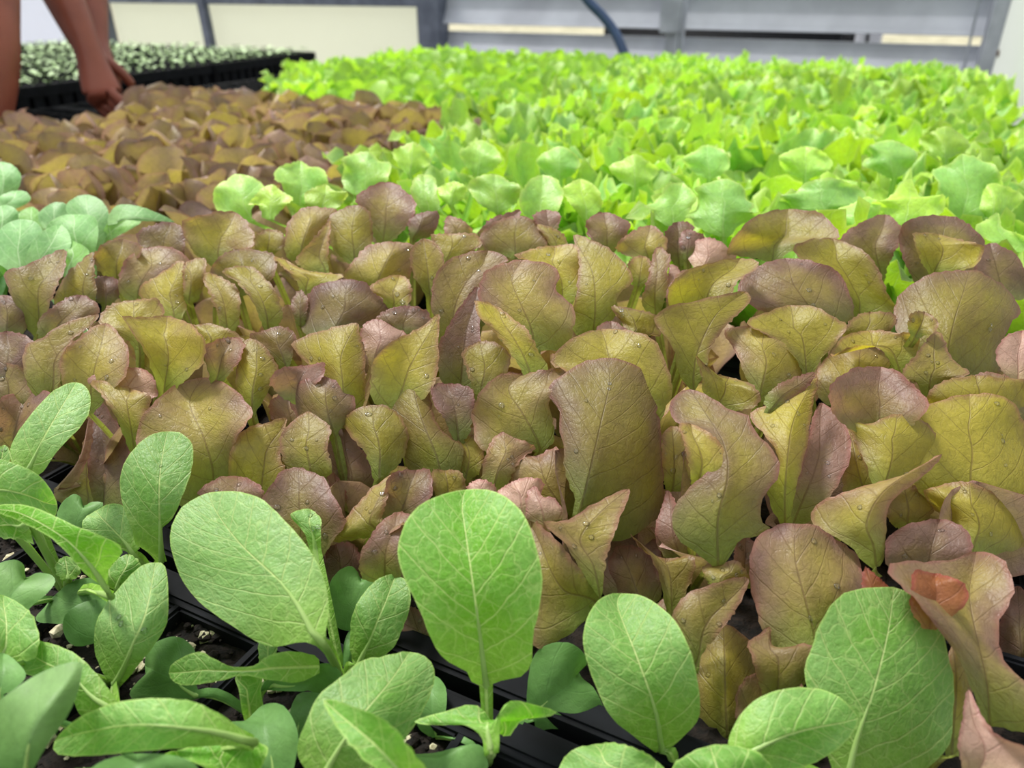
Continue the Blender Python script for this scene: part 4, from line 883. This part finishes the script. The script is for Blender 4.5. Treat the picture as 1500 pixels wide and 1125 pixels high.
FR = '''370,325|340,318 315,305 313,280 318,272 335,262 345,255|358,256|375,262 385,270 388,285 372,300 368,318;.50;.3
395,322|385,318 378,300 362,300 375,285 385,275|400,270|412,280 430,290 420,300 405,315;.485;.9
440,300|420,290 412,270 402,262 405,248 420,240|440,236|455,245 470,245 480,262 475,280 455,292;.52;.2
470,312|450,300 445,285 460,275|478,270|490,280 510,282 500,300 485,310;.48;.9
535,290|510,280 500,262 505,245 500,232 520,225|540,222|555,235 572,240 568,262 555,282;.53;.3
630,320|610,300 602,280 606,262|620,255|638,262 640,285 645,300;.485;.4
660,300|645,290 642,275 655,268|668,266|684,275 680,290;.5;.9
730,312|705,300 690,285 685,270 700,258|725,255|745,265 762,272 758,295;.49;.5
790,328|765,310 762,285 775,265|795,256|815,262 825,280 822,300 810,320;.48;.3
860,322|840,305 822,280 835,268|850,262|870,270 880,285 882,302;.485;.9
985,334|960,320 958,310 942,302 955,298 968,285 978,270|1000,268|1010,275 1020,290 1012,305 1005,320 995,330;.475;.3
1060,348|1035,340 1020,332 1015,322 1003,318 1020,305 1022,285 1018,275|1060,262|1088,272 1092,290 1105,300 1100,310 1116,313 1105,322 1085,330 1070,345;.465;.1
1210,318|1170,308 1150,308 1128,302 1145,292 1142,285 1160,288 1180,268|1200,262|1225,262 1260,275 1270,290 1255,302;.48;.15
1325,332|1300,318 1290,305 1275,297 1300,290 1320,270|1335,262|1345,285 1362,293 1382,285 1385,300 1375,315 1350,322;.465;1.
1250,352|1235,335 1222,318 1222,308 1245,300|1270,288|1290,300 1285,315 1270,335;.46;.4
1410,325|1385,310 1370,290 1375,270 1365,250 1390,240|1410,225|1440,235 1460,245 1470,270 1475,300 1445,318;.50;.1
1480,374|1455,355 1432,345 1430,330 1445,322|1462,312|1470,335 1500,345 1512,365;.44;.3
1455,320|1425,305 1420,290 1440,280|1452,268|1480,275 1500,290 1480,310;.49;.9
1310,262|1280,250 1262,240 1275,228 1270,215|1300,205|1325,212 1345,225 1335,245;.55;.2
1180,262|1150,250 1140,232 1155,222|1180,214|1205,222 1220,240 1205,255;.54;.6
1040,262|1010,248 1000,232 1020,220|1035,212|1062,222 1070,240 1058,255;.55;.1
930,275|905,262 892,245 910,235|930,226|950,236 965,250 950,268;.53;.7
820,262|795,250 785,235 800,222|820,214|842,225 850,242 838,256;.56;.2
700,256|680,240 672,222 690,212|705,205|725,215 735,235 720,250;.57;.5
1385,232|1360,222 1345,205 1362,195|1385,185|1410,198 1420,215 1400,228;.6;.9
600,256|582,240 575,222 590,214|605,208|622,218 632,236 618,250;.56;.9'''
frl = [o for o in C.objects if o.name.startswith('frilly_lettuce') and o.type == 'EMPTY']
for row in FR.split('\n'):
    spec, d, tint = row.split(';'); d = float(d); sd[0] += 1
    bx, by = [float(v) for v in spec.split('|')[0].split(',')]; P = px(bx, by, d)
    o = min(frl, key=lambda q: (q.location.x-P.x)**2+(q.location.y-P.y)**2)
    rr = random.Random(sd[0]); sp = []
    lf = hero_leaf(spec, d, 'frilly', None, tuple(o.location), tint=float(tint), seed=sd[0], rough=1.2, nt=32, wave=1.9)
    lf.parent = o; lf.matrix_parent_inverse = (Matrix.Translation(o.location) @ o.rotation_euler.to_matrix().to_4x4()).inverted()
for kind, pts in rest.items():
    bm = bmesh.new()
    for p in pts:
        a0 = rg.uniform(0, 6)
        for k in range(4):
            me = rg.choice(SH[kind]); n0 = len(bm.verts); bm.from_mesh(me); bm.verts.ensure_lookup_table()
            f = rg.uniform(.75, 1.0)
            mt = Matrix.Translation(p) @ Matrix.Rotation(a0+2.4*k, 4, 'Z') @ Matrix.Rotation(rg.uniform(-.2, .2), 4, 'Y') @ Matrix.Scale(f, 4)
            for v in bm.verts[n0:]: v.co = mt @ v.co
    me = bpy.data.meshes.new('lettuce_rows'); bm.to_mesh(me); bm.free(); me.materials.append(M['redf' if kind == 'red' else kind])
    me.polygons.foreach_set('use_smooth', [True]*len(me.polygons))
    o = link({'frilly': 'frilly_lettuce_mass', 'red': 'bronze_lettuce_mass', 'smooth': 'smooth_lettuce_mass'}[kind], me); o['tint'] = .5
    tag(o, 'densely packed green lettuce seedlings along the far end of the bench', 'lettuce', kind='stuff')
# mustard seedlings in the cells of the near trays outside the picture
for i in range(-6, 0):
    for j in range(-24, 8):
        p = UV(u0-.014+(i+.5)*PITCHC, 0)+V*(v00+(j+.5)*PITCHC)+Vector((0, 0, SOIL-.008)); vv = p.dot(V)
        if vv > VR-.01 or vv < VC[1]-TL/2+.02: continue
        x, y, d = proj(p); x2, y2, d2 = proj(p+Vector((0, 0, .07)))
        if min(d, d2) < .05 or (p-Vector((0, 0, CAMZ))).length < .16: continue
        if (-170 < x < 1670 and y < 1330) or (-170 < x2 < 1670 and -100 < y2 < 1330): continue
        if d2 < .13 and -400 < x2 < 1900: continue
        o = empty('mustard_seedling', p, 'mustard seedling of the near trays beyond the picture edge', 'seedling', 'mustard seedlings beyond the picture edge', rz=rg.uniform(0, 6)); rosette(o, 'mustard', 4, rg, .8)
# labels of the near block: by row and by place within the visible row
rows_ = {}
for (i, j), o in cells.items():
    x, y, d = proj(Vector(o.location)+Vector((0, 0, .07))); rows_.setdefault(i, []).append((x, o))
for i, r in rows_.items():
    r.sort(key=lambda q: q[0]); vis = [q for q in r if -40 < q[0] < 1540]
    for x, o in r:
        if -40 < x < 1540:
            k = [q[1] for q in vis].index(o); m = len(vis)-1-k
            side = ('leftmost' if k == 0 else ORD[k]+' from the left') if k <= m else ('rightmost' if m == 0 else ORD[m]+' from the right')
            o['label'] = 'bronze lettuce seedling, %s in the %s row behind the mustard' % (side, ORD[i])
        else:
            o['label'] = 'bronze lettuce seedling of the near block beyond the %s picture edge' % ('left' if x < 700 else 'right'); o['group'] = 'bronze lettuce beyond the picture edge'

# ------------------------------------------------------------------ left bench with trays of sprouts
A = px_z(22, 130, .872); A2 = px_z(465, 76, .872); dU = (A2-A); dU.z = 0; yaw2 = math.atan2(dU.x, dU.y)
U2 = dU.normalized(); V2 = Vector((-U2.y, U2.x, 0))        # V2 points left/back
def at2(a, b, z): q = A+U2*a+V2*b; return Vector((q.x, q.y, z))
Ltot = dU.length; print('left bench', A, A2, Ltot, 'uv', A.dot(U), A.dot(V))
def leftbench():
    r = empty('bench', at2(Ltot/2, .6, 0), 'low metal bench at the left carrying the sprout trays', 'bench')
    a0, a1, b1 = -.06, Ltot, 1.5
    bm = bmesh.new(); box(bm, at2((a0+a1)/2, b1/2, .81), a1-a0, b1, .01, U2, V2); obj('bench_top', bm, M['steel'], r)
    for a, b in ((a0+.1, .06), (a1-.1, .06), (a0+.1, b1-.06), (a1-.1, b1-.06)):
        bm = bmesh.new(); box(bm, at2(a, b, .4), .04, .04, .8, U2, V2); obj('leg', bm, M['steel'], r)
leftbench()
def sprout_tray(Lt, Wt, nu, nv):
    bm = bmesh.new(); h = .056
    for s in (-1, 1):
        box(bm, (0, s*(Wt/2-.006), h-.003), Lt, .014, .006, bev=.0015); box(bm, (0, s*Wt/2, h-.012), Lt, .003, .022)
        box(bm, (s*(Lt/2-.006), 0, h-.003), .014, Wt, .006, bev=.0015); box(bm, (s*Lt/2, 0, h-.012), .003, Wt, .022)
    for k in range(1, nu): box(bm, (0, -Wt/2+k*Wt/nu, h-.006), Lt, .004, .008)
    for k in range(1, nv): box(bm, (-Lt/2+k*Lt/nv, 0, h-.006), .004, Wt, .008)
    for i in range(nu):
        for j in range(nv):
            if 0 < i < nu-1 and 0 < j < nv-1: continue
            cx, cy = -Lt/2+(j+.5)*Lt/nv, -Wt/2+(i+.5)*Wt/nu; q = Lt/nv/2-.004
            a = [bm.verts.new((cx+sx*q, cy+sy*q, h-.008)) for sx, sy in ((-1,-1),(1,-1),(1,1),(-1,1))]
            b = [bm.verts.new((cx+sx*q*.75, cy+sy*q*.75, 0)) for sx, sy in ((-1,-1),(1,-1),(1,1),(-1,1))]
            for k in range(4): bm.faces.new((a[k], b[k], b[(k+1) % 4], a[(k+1) % 4]))
    me = bpy.data.meshes.new('sprout_tray'); bm.to_mesh(me); bm.free(); me.materials.append(M['tray']); return me
t1 = .60; t2 = Ltot-t1-.01; STW = .30
ms = {0: sprout_tray(t1-.006, STW-.008, 8, 16), 1: sprout_tray(t2-.006, STW-.008, 8, 14)}
def sprout_mesh(k):
    rg = random.Random(k); bm = bmesh.new(); h = rg.uniform(.008, .014)
    tube(bm, [(0, 0, 0), (rg.uniform(-.002, .002), 0, h)], .0006, 4, False)
    for q in range(2 if k % 2 else 3):
        a = q*PI*(1 if k % 2 else .67)+rg.uniform(-.4, .4); r = rg.uniform(.005, .008)
        c = Vector((math.cos(a), math.sin(a), .35)); sd_ = Vector((-math.sin(a), math.cos(a), 0))
        pts = [Vector((0, 0, h)), Vector((0, 0, h))+c*r*.6+sd_*r*.5, Vector((0, 0, h))+c*r*1.3+sd_*r*.42, Vector((0, 0, h))+c*r*1.45, Vector((0, 0, h))+c*r*1.3-sd_*r*.42, Vector((0, 0, h))+c*r*.6-sd_*r*.5]
        vsx = [bm.verts.new(p) for p in pts]; ce = bm.verts.new(Vector((0, 0, h-.0012))+c*r*.8)
        for m in range(6): bm.faces.new((ce, vsx[m], vsx[(m+1) % 6]))
    me = bpy.data.meshes.new('sprout'); bm.to_mesh(me); bm.free(); return me
s_ = NT('sprout_leaf'); rnd_ = s_.n('ShaderNodeObjectInfo').outputs['Random']; nz = s_.noise(s_.n('ShaderNodeNewGeometry').outputs['Position'], 60, 1)
c_ = s_.mix(s_.step(s_.math('MULTIPLY_ADD', rnd_, .4, s_.math('MULTIPLY', nz, .8)), .3, .8), lin((142, 180, 104)), lin((180, 208, 152)))
M['sprout'] = s_.done(s_.principled(c_, .5, .4))
SM = [sprout_mesh(k) for k in range(6)]
for me in SM: me.materials.append(M['sprout'])
rg = random.Random(5); spr = []
for b in range(5):
    for k, (a0, Lt, nv) in enumerate(((0, t1, 16), (t1+.01, t2, 14))):
        if k == 1 and b > 3: continue
        c = at2(a0+Lt/2, (b+.5)*STW+.004, .816)
        t = link('sprout_tray', ms[k % 2]); t.location = c; t.rotation_euler = (0, 0, math.atan2(U2.y, U2.x))
        lab = {0: 'front', 1: 'second', 2: 'third', 3: 'fourth', 4: 'back'}[b]; en = {0: 'behind the reaching arms', 1: 'at the right end of the left bench', 2: 'past the left picture edge'}[k]
        tag(t, 'black sprout tray in the %s row, %s' % (lab, en), 'tray', 'sprout trays on the left bench')
        bm = bmesh.new(); box(bm, (0, 0, .044), Lt-.02, STW-.02, .004); so = obj('potting_soil', bm, M['soil'], None); so.parent = t; so['kind'] = 'stuff'
        for i in range(8):
            for j in range(nv):
                for rep in range(1):
                    q = at2(a0+(j+.5)*Lt/nv+rg.uniform(-.004, .004), (b+(i+.5)/8)*STW+rg.uniform(-.004, .004), .816+.046)
                    x, y, d = proj(q)
                    if -60 < x < 520: spr.append((d, q))
spr.sort(key=lambda q: q[0]); print('sprouts', len(spr))
bm = bmesh.new()
for n, (d, q) in enumerate(spr):
    s = rg.uniform(1.2, 1.8); rz = rg.uniform(0, 6)
    if n < 300:
        o = link('sprout', SM[n % 6]); o.location = q; o.rotation_euler = (0, 0, rz); o.scale = (s, s, s)
        tag(o, 'tiny green sprout in the trays at the left behind the arms', 'sprout', 'sprouts in the left trays')
    else:
        n0 = len(bm.verts); bm.from_mesh(SM[n % 6]); bm.verts.ensure_lookup_table(); mt = Matrix.Translation(q) @ Matrix.Rotation(rz, 4, 'Z') @ Matrix.Scale(s, 4)
        for v in bm.verts[n0:]: v.co = mt @ v.co
o = obj('sprouts_mass', bm, M['sprout'], None); tag(o, 'tiny pale green sprouts in the rear sprout trays', 'sprout', kind='stuff')

# ------------------------------------------------------------------ people reaching in from the left
def skin_body(name, verts, edges, m, parent, sub=2, rootv=0):
    me = bpy.data.meshes.new(name); me.from_pydata([tuple(v[0]) for v in verts], edges, []); me.materials.append(m)
    o = link(name, me, parent); 
    o.modifiers.new('skin', 'SKIN'); sk = me.skin_vertices
    if not sk:
        bm = bmesh.new(); bm.from_mesh(me); bm.verts.layers.skin.verify(); bm.to_mesh(me); bm.free()
    for i, v in enumerate(verts):
        r = v[1]; me.skin_vertices[0].data[i].radius = r if isinstance(r, tuple) else (r, r)
    me.skin_vertices[0].data[rootv].use_root = True
    sb = o.modifiers.new('sub', 'SUBSURF'); sb.levels = sub; sb.render_levels = sub; o.modifiers['skin'].use_smooth_shade = True
    return o
def hand(wrist, direction, palm_n, side):
    """verts/edges of a bent five-fingered hand, wrist first"""
    d = direction.normalized(); n = (palm_n-d*palm_n.dot(d)).normalized(); s = d.cross(n)*side
    out = []; ed = []
    out.append((wrist, (.024, .018))); out.append((wrist+d*.04, (.034, .016))); out.append((wrist+d*.075, (.036, .015))); ed += [(0, 1), (1, 2)]
    for k, (off, ln) in enumerate(((.028, .072), (.0095, .08), (-.0095, .074), (-.027, .06))):
        p = wrist+d*.07+s*off; a = len(out); out.append((p, .009)); prev = a; ed.append((2, a)); ang = .15
        for q in range(3):
            ang += .38; p = p+(d*math.cos(ang)+n*math.sin(ang))*ln*(.42, .33, .25)[q]; out.append((p, (.0085, .008, .007)[q])); ed.append((prev, len(out)-1)); prev = len(out)-1
    p = wrist+d*.025+s*.03; a = len(out); out.append((p, .011)); ed.append((1, a)); prev = a
    for q in range(2):
        p = p+(d*.75+s*(.5-.5*q)+n*.55).normalized()*.03; out.append((p, .0095-.001*q)); ed.append((prev, len(out)-1)); prev = len(out)-1
    return out, ed
def person(label, pelvis, chest, neckp, head, shoulders, arms, legs, facing):
    root = empty('person', (pelvis.x, pelvis.y, 0), label, 'person', 'people working at the bench')
    vs_ = [(pelvis, (.15, .10)), (pelvis.lerp(chest, .45), (.13, .09)), (chest, (.155, .10)), (neckp, .055), (neckp.lerp(head, .45), .052), (head, (.078, .09)), (head+(head-neckp).normalized()*.07, (.07, .08))]
    ed = [(0, 1), (1, 2), (2, 3), (3, 4), (4, 5), (5, 6)]
    for k, (sh, (el, wr, hd, pn)) in enumerate(zip(shoulders, arms)):
        a = len(vs_); vs_ += [(sh, .058), (sh.lerp(el, .5), .046), (el, .040), (el.lerp(wr, .3), .041), (el.lerp(wr, .75), .030)]
        ed += [(2, a), (a, a+1), (a+1, a+2), (a+2, a+3), (a+3, a+4)]
        h, he = hand(wr, hd, pn, 1 if k else -1); b = len(vs_); vs_ += h; ed += [(x+b, y+b) for x, y in he]; ed.append((a+4, b))
    for hip, knee, ank, toe in legs:
        a = len(vs_); vs_ += [(hip, .088), (knee, .058), (knee.lerp(ank, .35), .055), (ank, .038), (toe, (.04, .03))]
        ed += [(0, a), (a, a+1), (a+1, a+2), (a+2, a+3), (a+3, a+4)]
    skin_body('body', vs_, ed, M['skin'], root)
    # shirt and trousers
    sv = [(pelvis+Vector((0, 0, -.01)), (.165, .115)), (pelvis.lerp(chest, .45), (.148, .108)), (chest, (.172, .118)), (chest.lerp(neckp, .6), .085)]; se = [(0, 1), (1, 2), (2, 3)]
    for sh, ar in zip(shoulders, arms):
        a = len(sv); sv += [(sh, .074), (sh.lerp(ar[0], .42), .066)]; se += [(2, a), (a, a+1)]
    skin_body('shirt', sv, se, M['shirt'], root)
    tv = [(pelvis+Vector((0, 0, .02)), (.168, .118))]; te = []
    for hip, knee, ank, toe in legs:
        a = len(tv); tv += [(hip, .105), (knee, .075), (ank+Vector((0, 0, .03)), .06)]; te += [(0, a), (a, a+1), (a+1, a+2)]
    skin_body('trousers', tv, te, M['trousers'], root)
    for hip, knee, ank, toe in legs:
        bm = bmesh.new(); dd = (toe-ank); dd.z = 0; dd.normalize(); mt = Matrix.Translation(Vector((ank.x, ank.y, .045))+dd*.06) @ Matrix.Rotation(math.atan2(dd.y, dd.x), 4, 'Z') @ Matrix.Diagonal((.14, .055, .045, 1))
        bmesh.ops.create_uvsphere(bm, u_segments=16, v_segments=10, radius=1, matrix=mt); obj('shoe', bm, M['hair'], root, True)
    up = (head-neckp).normalized()
    f = facing.normalized(); f = (f-up*f.dot(up)).normalized(); sd2 = up.cross(f)
    R = Matrix((sd2, f, up)).transposed().to_4x4()
    bm = bmesh.new(); bmesh.ops.create_uvsphere(bm, u_segments=20, v_segments=14, radius=1, matrix=Matrix.Translation(head+up*.045-f*.022) @ R @ Matrix.Diagonal((.088, .102, .095, 1)))
    obj('hair', bm, M['hair'], root, True)
    bm = bmesh.new()
    bmesh.ops.create_uvsphere(bm, u_segments=10, v_segments=8, radius=1, matrix=Matrix.Translation(head+f*.096-up*.012) @ R @ Matrix.Diagonal((.013, .02, .02, 1)))
    bmesh.ops.create_uvsphere(bm, u_segments=10, v_segments=8, radius=1, matrix=Matrix.Translation(head+f*.088-up*.05) @ R @ Matrix.Diagonal((.026, .01, .007, 1)))
    for s in (-1, 1): bmesh.ops.create_uvsphere(bm, u_segments=10, v_segments=8, radius=1, matrix=Matrix.Translation(head+sd2*s*.083) @ R @ Matrix.Diagonal((.01, .018, .03, 1)))
    obj('face', bm, M['skin'], root, True)
    for s in (-1, 1):
        bm = bmesh.new(); bmesh.ops.create_uvsphere(bm, u_segments=10, v_segments=8, radius=.011, matrix=Matrix.Translation(head+f*.078+sd2*s*.031+up*.012)); obj('eye', bm, M['perlite'], root, True)
dn = Vector((0, 0, -1))
def legs_at(pv, f, gap=.1):
    sdv = Vector((f.y, -f.x, 0)).normalized(); out = []
    for s in (-1, 1):
        hip = pv+sdv*gap*s+Vector((0, 0, -.06)); kn = Vector((pv.x, pv.y, .50))+sdv*gap*s+f*.05; an = Vector((pv.x, pv.y, .09))+sdv*(gap+.03)*s-f*.03
        out.append((hip, kn, an, an+f*.15+Vector((0, 0, -.05))))
    return out

# wrists and elbows set so that the forearms come down over the bench edge
def uvz(u, v, z): return UV(u, v, z)
wA = px(134, 84, 1.30); eA = px(38, -122, 1.27); wB = px(140, 72, 1.36); eB = px(116, -150, 1.42)
away = (U+V*.2-Vector((0, 0, .25))).normalized()
f1 = V.copy()
pv = uvz(.86, -2.02, .93); ch = uvz(1.04, -1.80, 1.27); nk = uvz(1.06, -1.70, 1.42); hd = uvz(1.06, -1.60, 1.52)
person('person bending from the left, both bare brown forearms reaching down between lettuce and sprout trays', pv, ch, nk, hd,
       [ch-U*.16+V*.10+Vector((0, 0, .04)), ch+U*.17+V*.10+Vector((0, 0, .04))],
       [(eA, wA, px(160, 165, 1.31)-wA, away), (eB, wB, px(156, 150, 1.38)-wB, away)], legs_at(pv, f1), V-Vector((0, 0, .9)))
eC = px(-14, 50, 1.12); wC = px(-10, 200, 1.13); shC = px(-24, -190, 1.15)
pv = uvz(.42, -1.92, .93); ch = uvz(.62, -1.58, 1.24); nk = uvz(.62, -1.50, 1.38); hd = uvz(.62, -1.42, 1.48)
person('person at the left picture edge of whom only a bare brown arm shows', pv, ch, nk, hd,
       [ch-U*.17+V*.03+Vector((0, 0, .04)), shC],
       [(uvz(.42, -1.36, 1.08), uvz(.5, -1.16, 1.0), (U*.3+V*.5-Vector((0, 0, .2))).normalized(), dn), (eC, wC, px(-6, 300, 1.16)-wC, away)], legs_at(pv, f1), V-Vector((0, 0, .9)))

# ------------------------------------------------------------------ water drops resting on the leaves (each a piece of its leaf)
rg = random.Random(21); nd = 0
bm = bmesh.new(); bmesh.ops.create_uvsphere(bm, u_segments=10, v_segments=6, radius=1)
for v in bm.verts: v.co.z = max(v.co.z, -.25)*.55
DM = bpy.data.meshes.new('water_drop'); bm.to_mesh(DM); bm.free(); DM.materials.append(M['water']); DM.polygons.foreach_set('use_smooth', [True]*len(DM.polygons))
for o, G, d in DROPS:
    n = rg.choice((0, 1, 2, 3, 4)) if o.data.materials[0].name.startswith('bronze') else rg.choice((0, 0, 1, 3))
    off = 5
    for _ in range(n):
        i = rg.randint(off+10, G.shape[0]-5); j = rg.randint(3, G.shape[1]-4)
        p = Vector(G[i, j]); e1 = Vector(G[i, j+1])-Vector(G[i, j-1]); e2 = Vector(G[i+1, j])-Vector(G[i-1, j]); nn = e1.cross(e2)
        if nn.length == 0: continue
        nn.normalize()
        if nn.dot(Vector((0, 0, CAMZ))-p) < 0: nn = -nn
        r = rg.uniform(.0005, .0011)
        w_ = bpy.data.objects.new('water_drop', DM); C.objects.link(w_); w_.parent = o
        w_.matrix_basis = o.matrix_basis.inverted() @ Matrix.Identity(4)
        mt = Matrix.Translation(p+nn*r*.1) @ nn.to_track_quat('Z', 'Y').to_matrix().to_4x4() @ Matrix.Diagonal((r*rg.uniform(.9, 1.5), r*1.1, r, 1))
        w_.matrix_basis = mt; nd += 1
print('drops', nd, 'objects', len(bpy.data.objects))
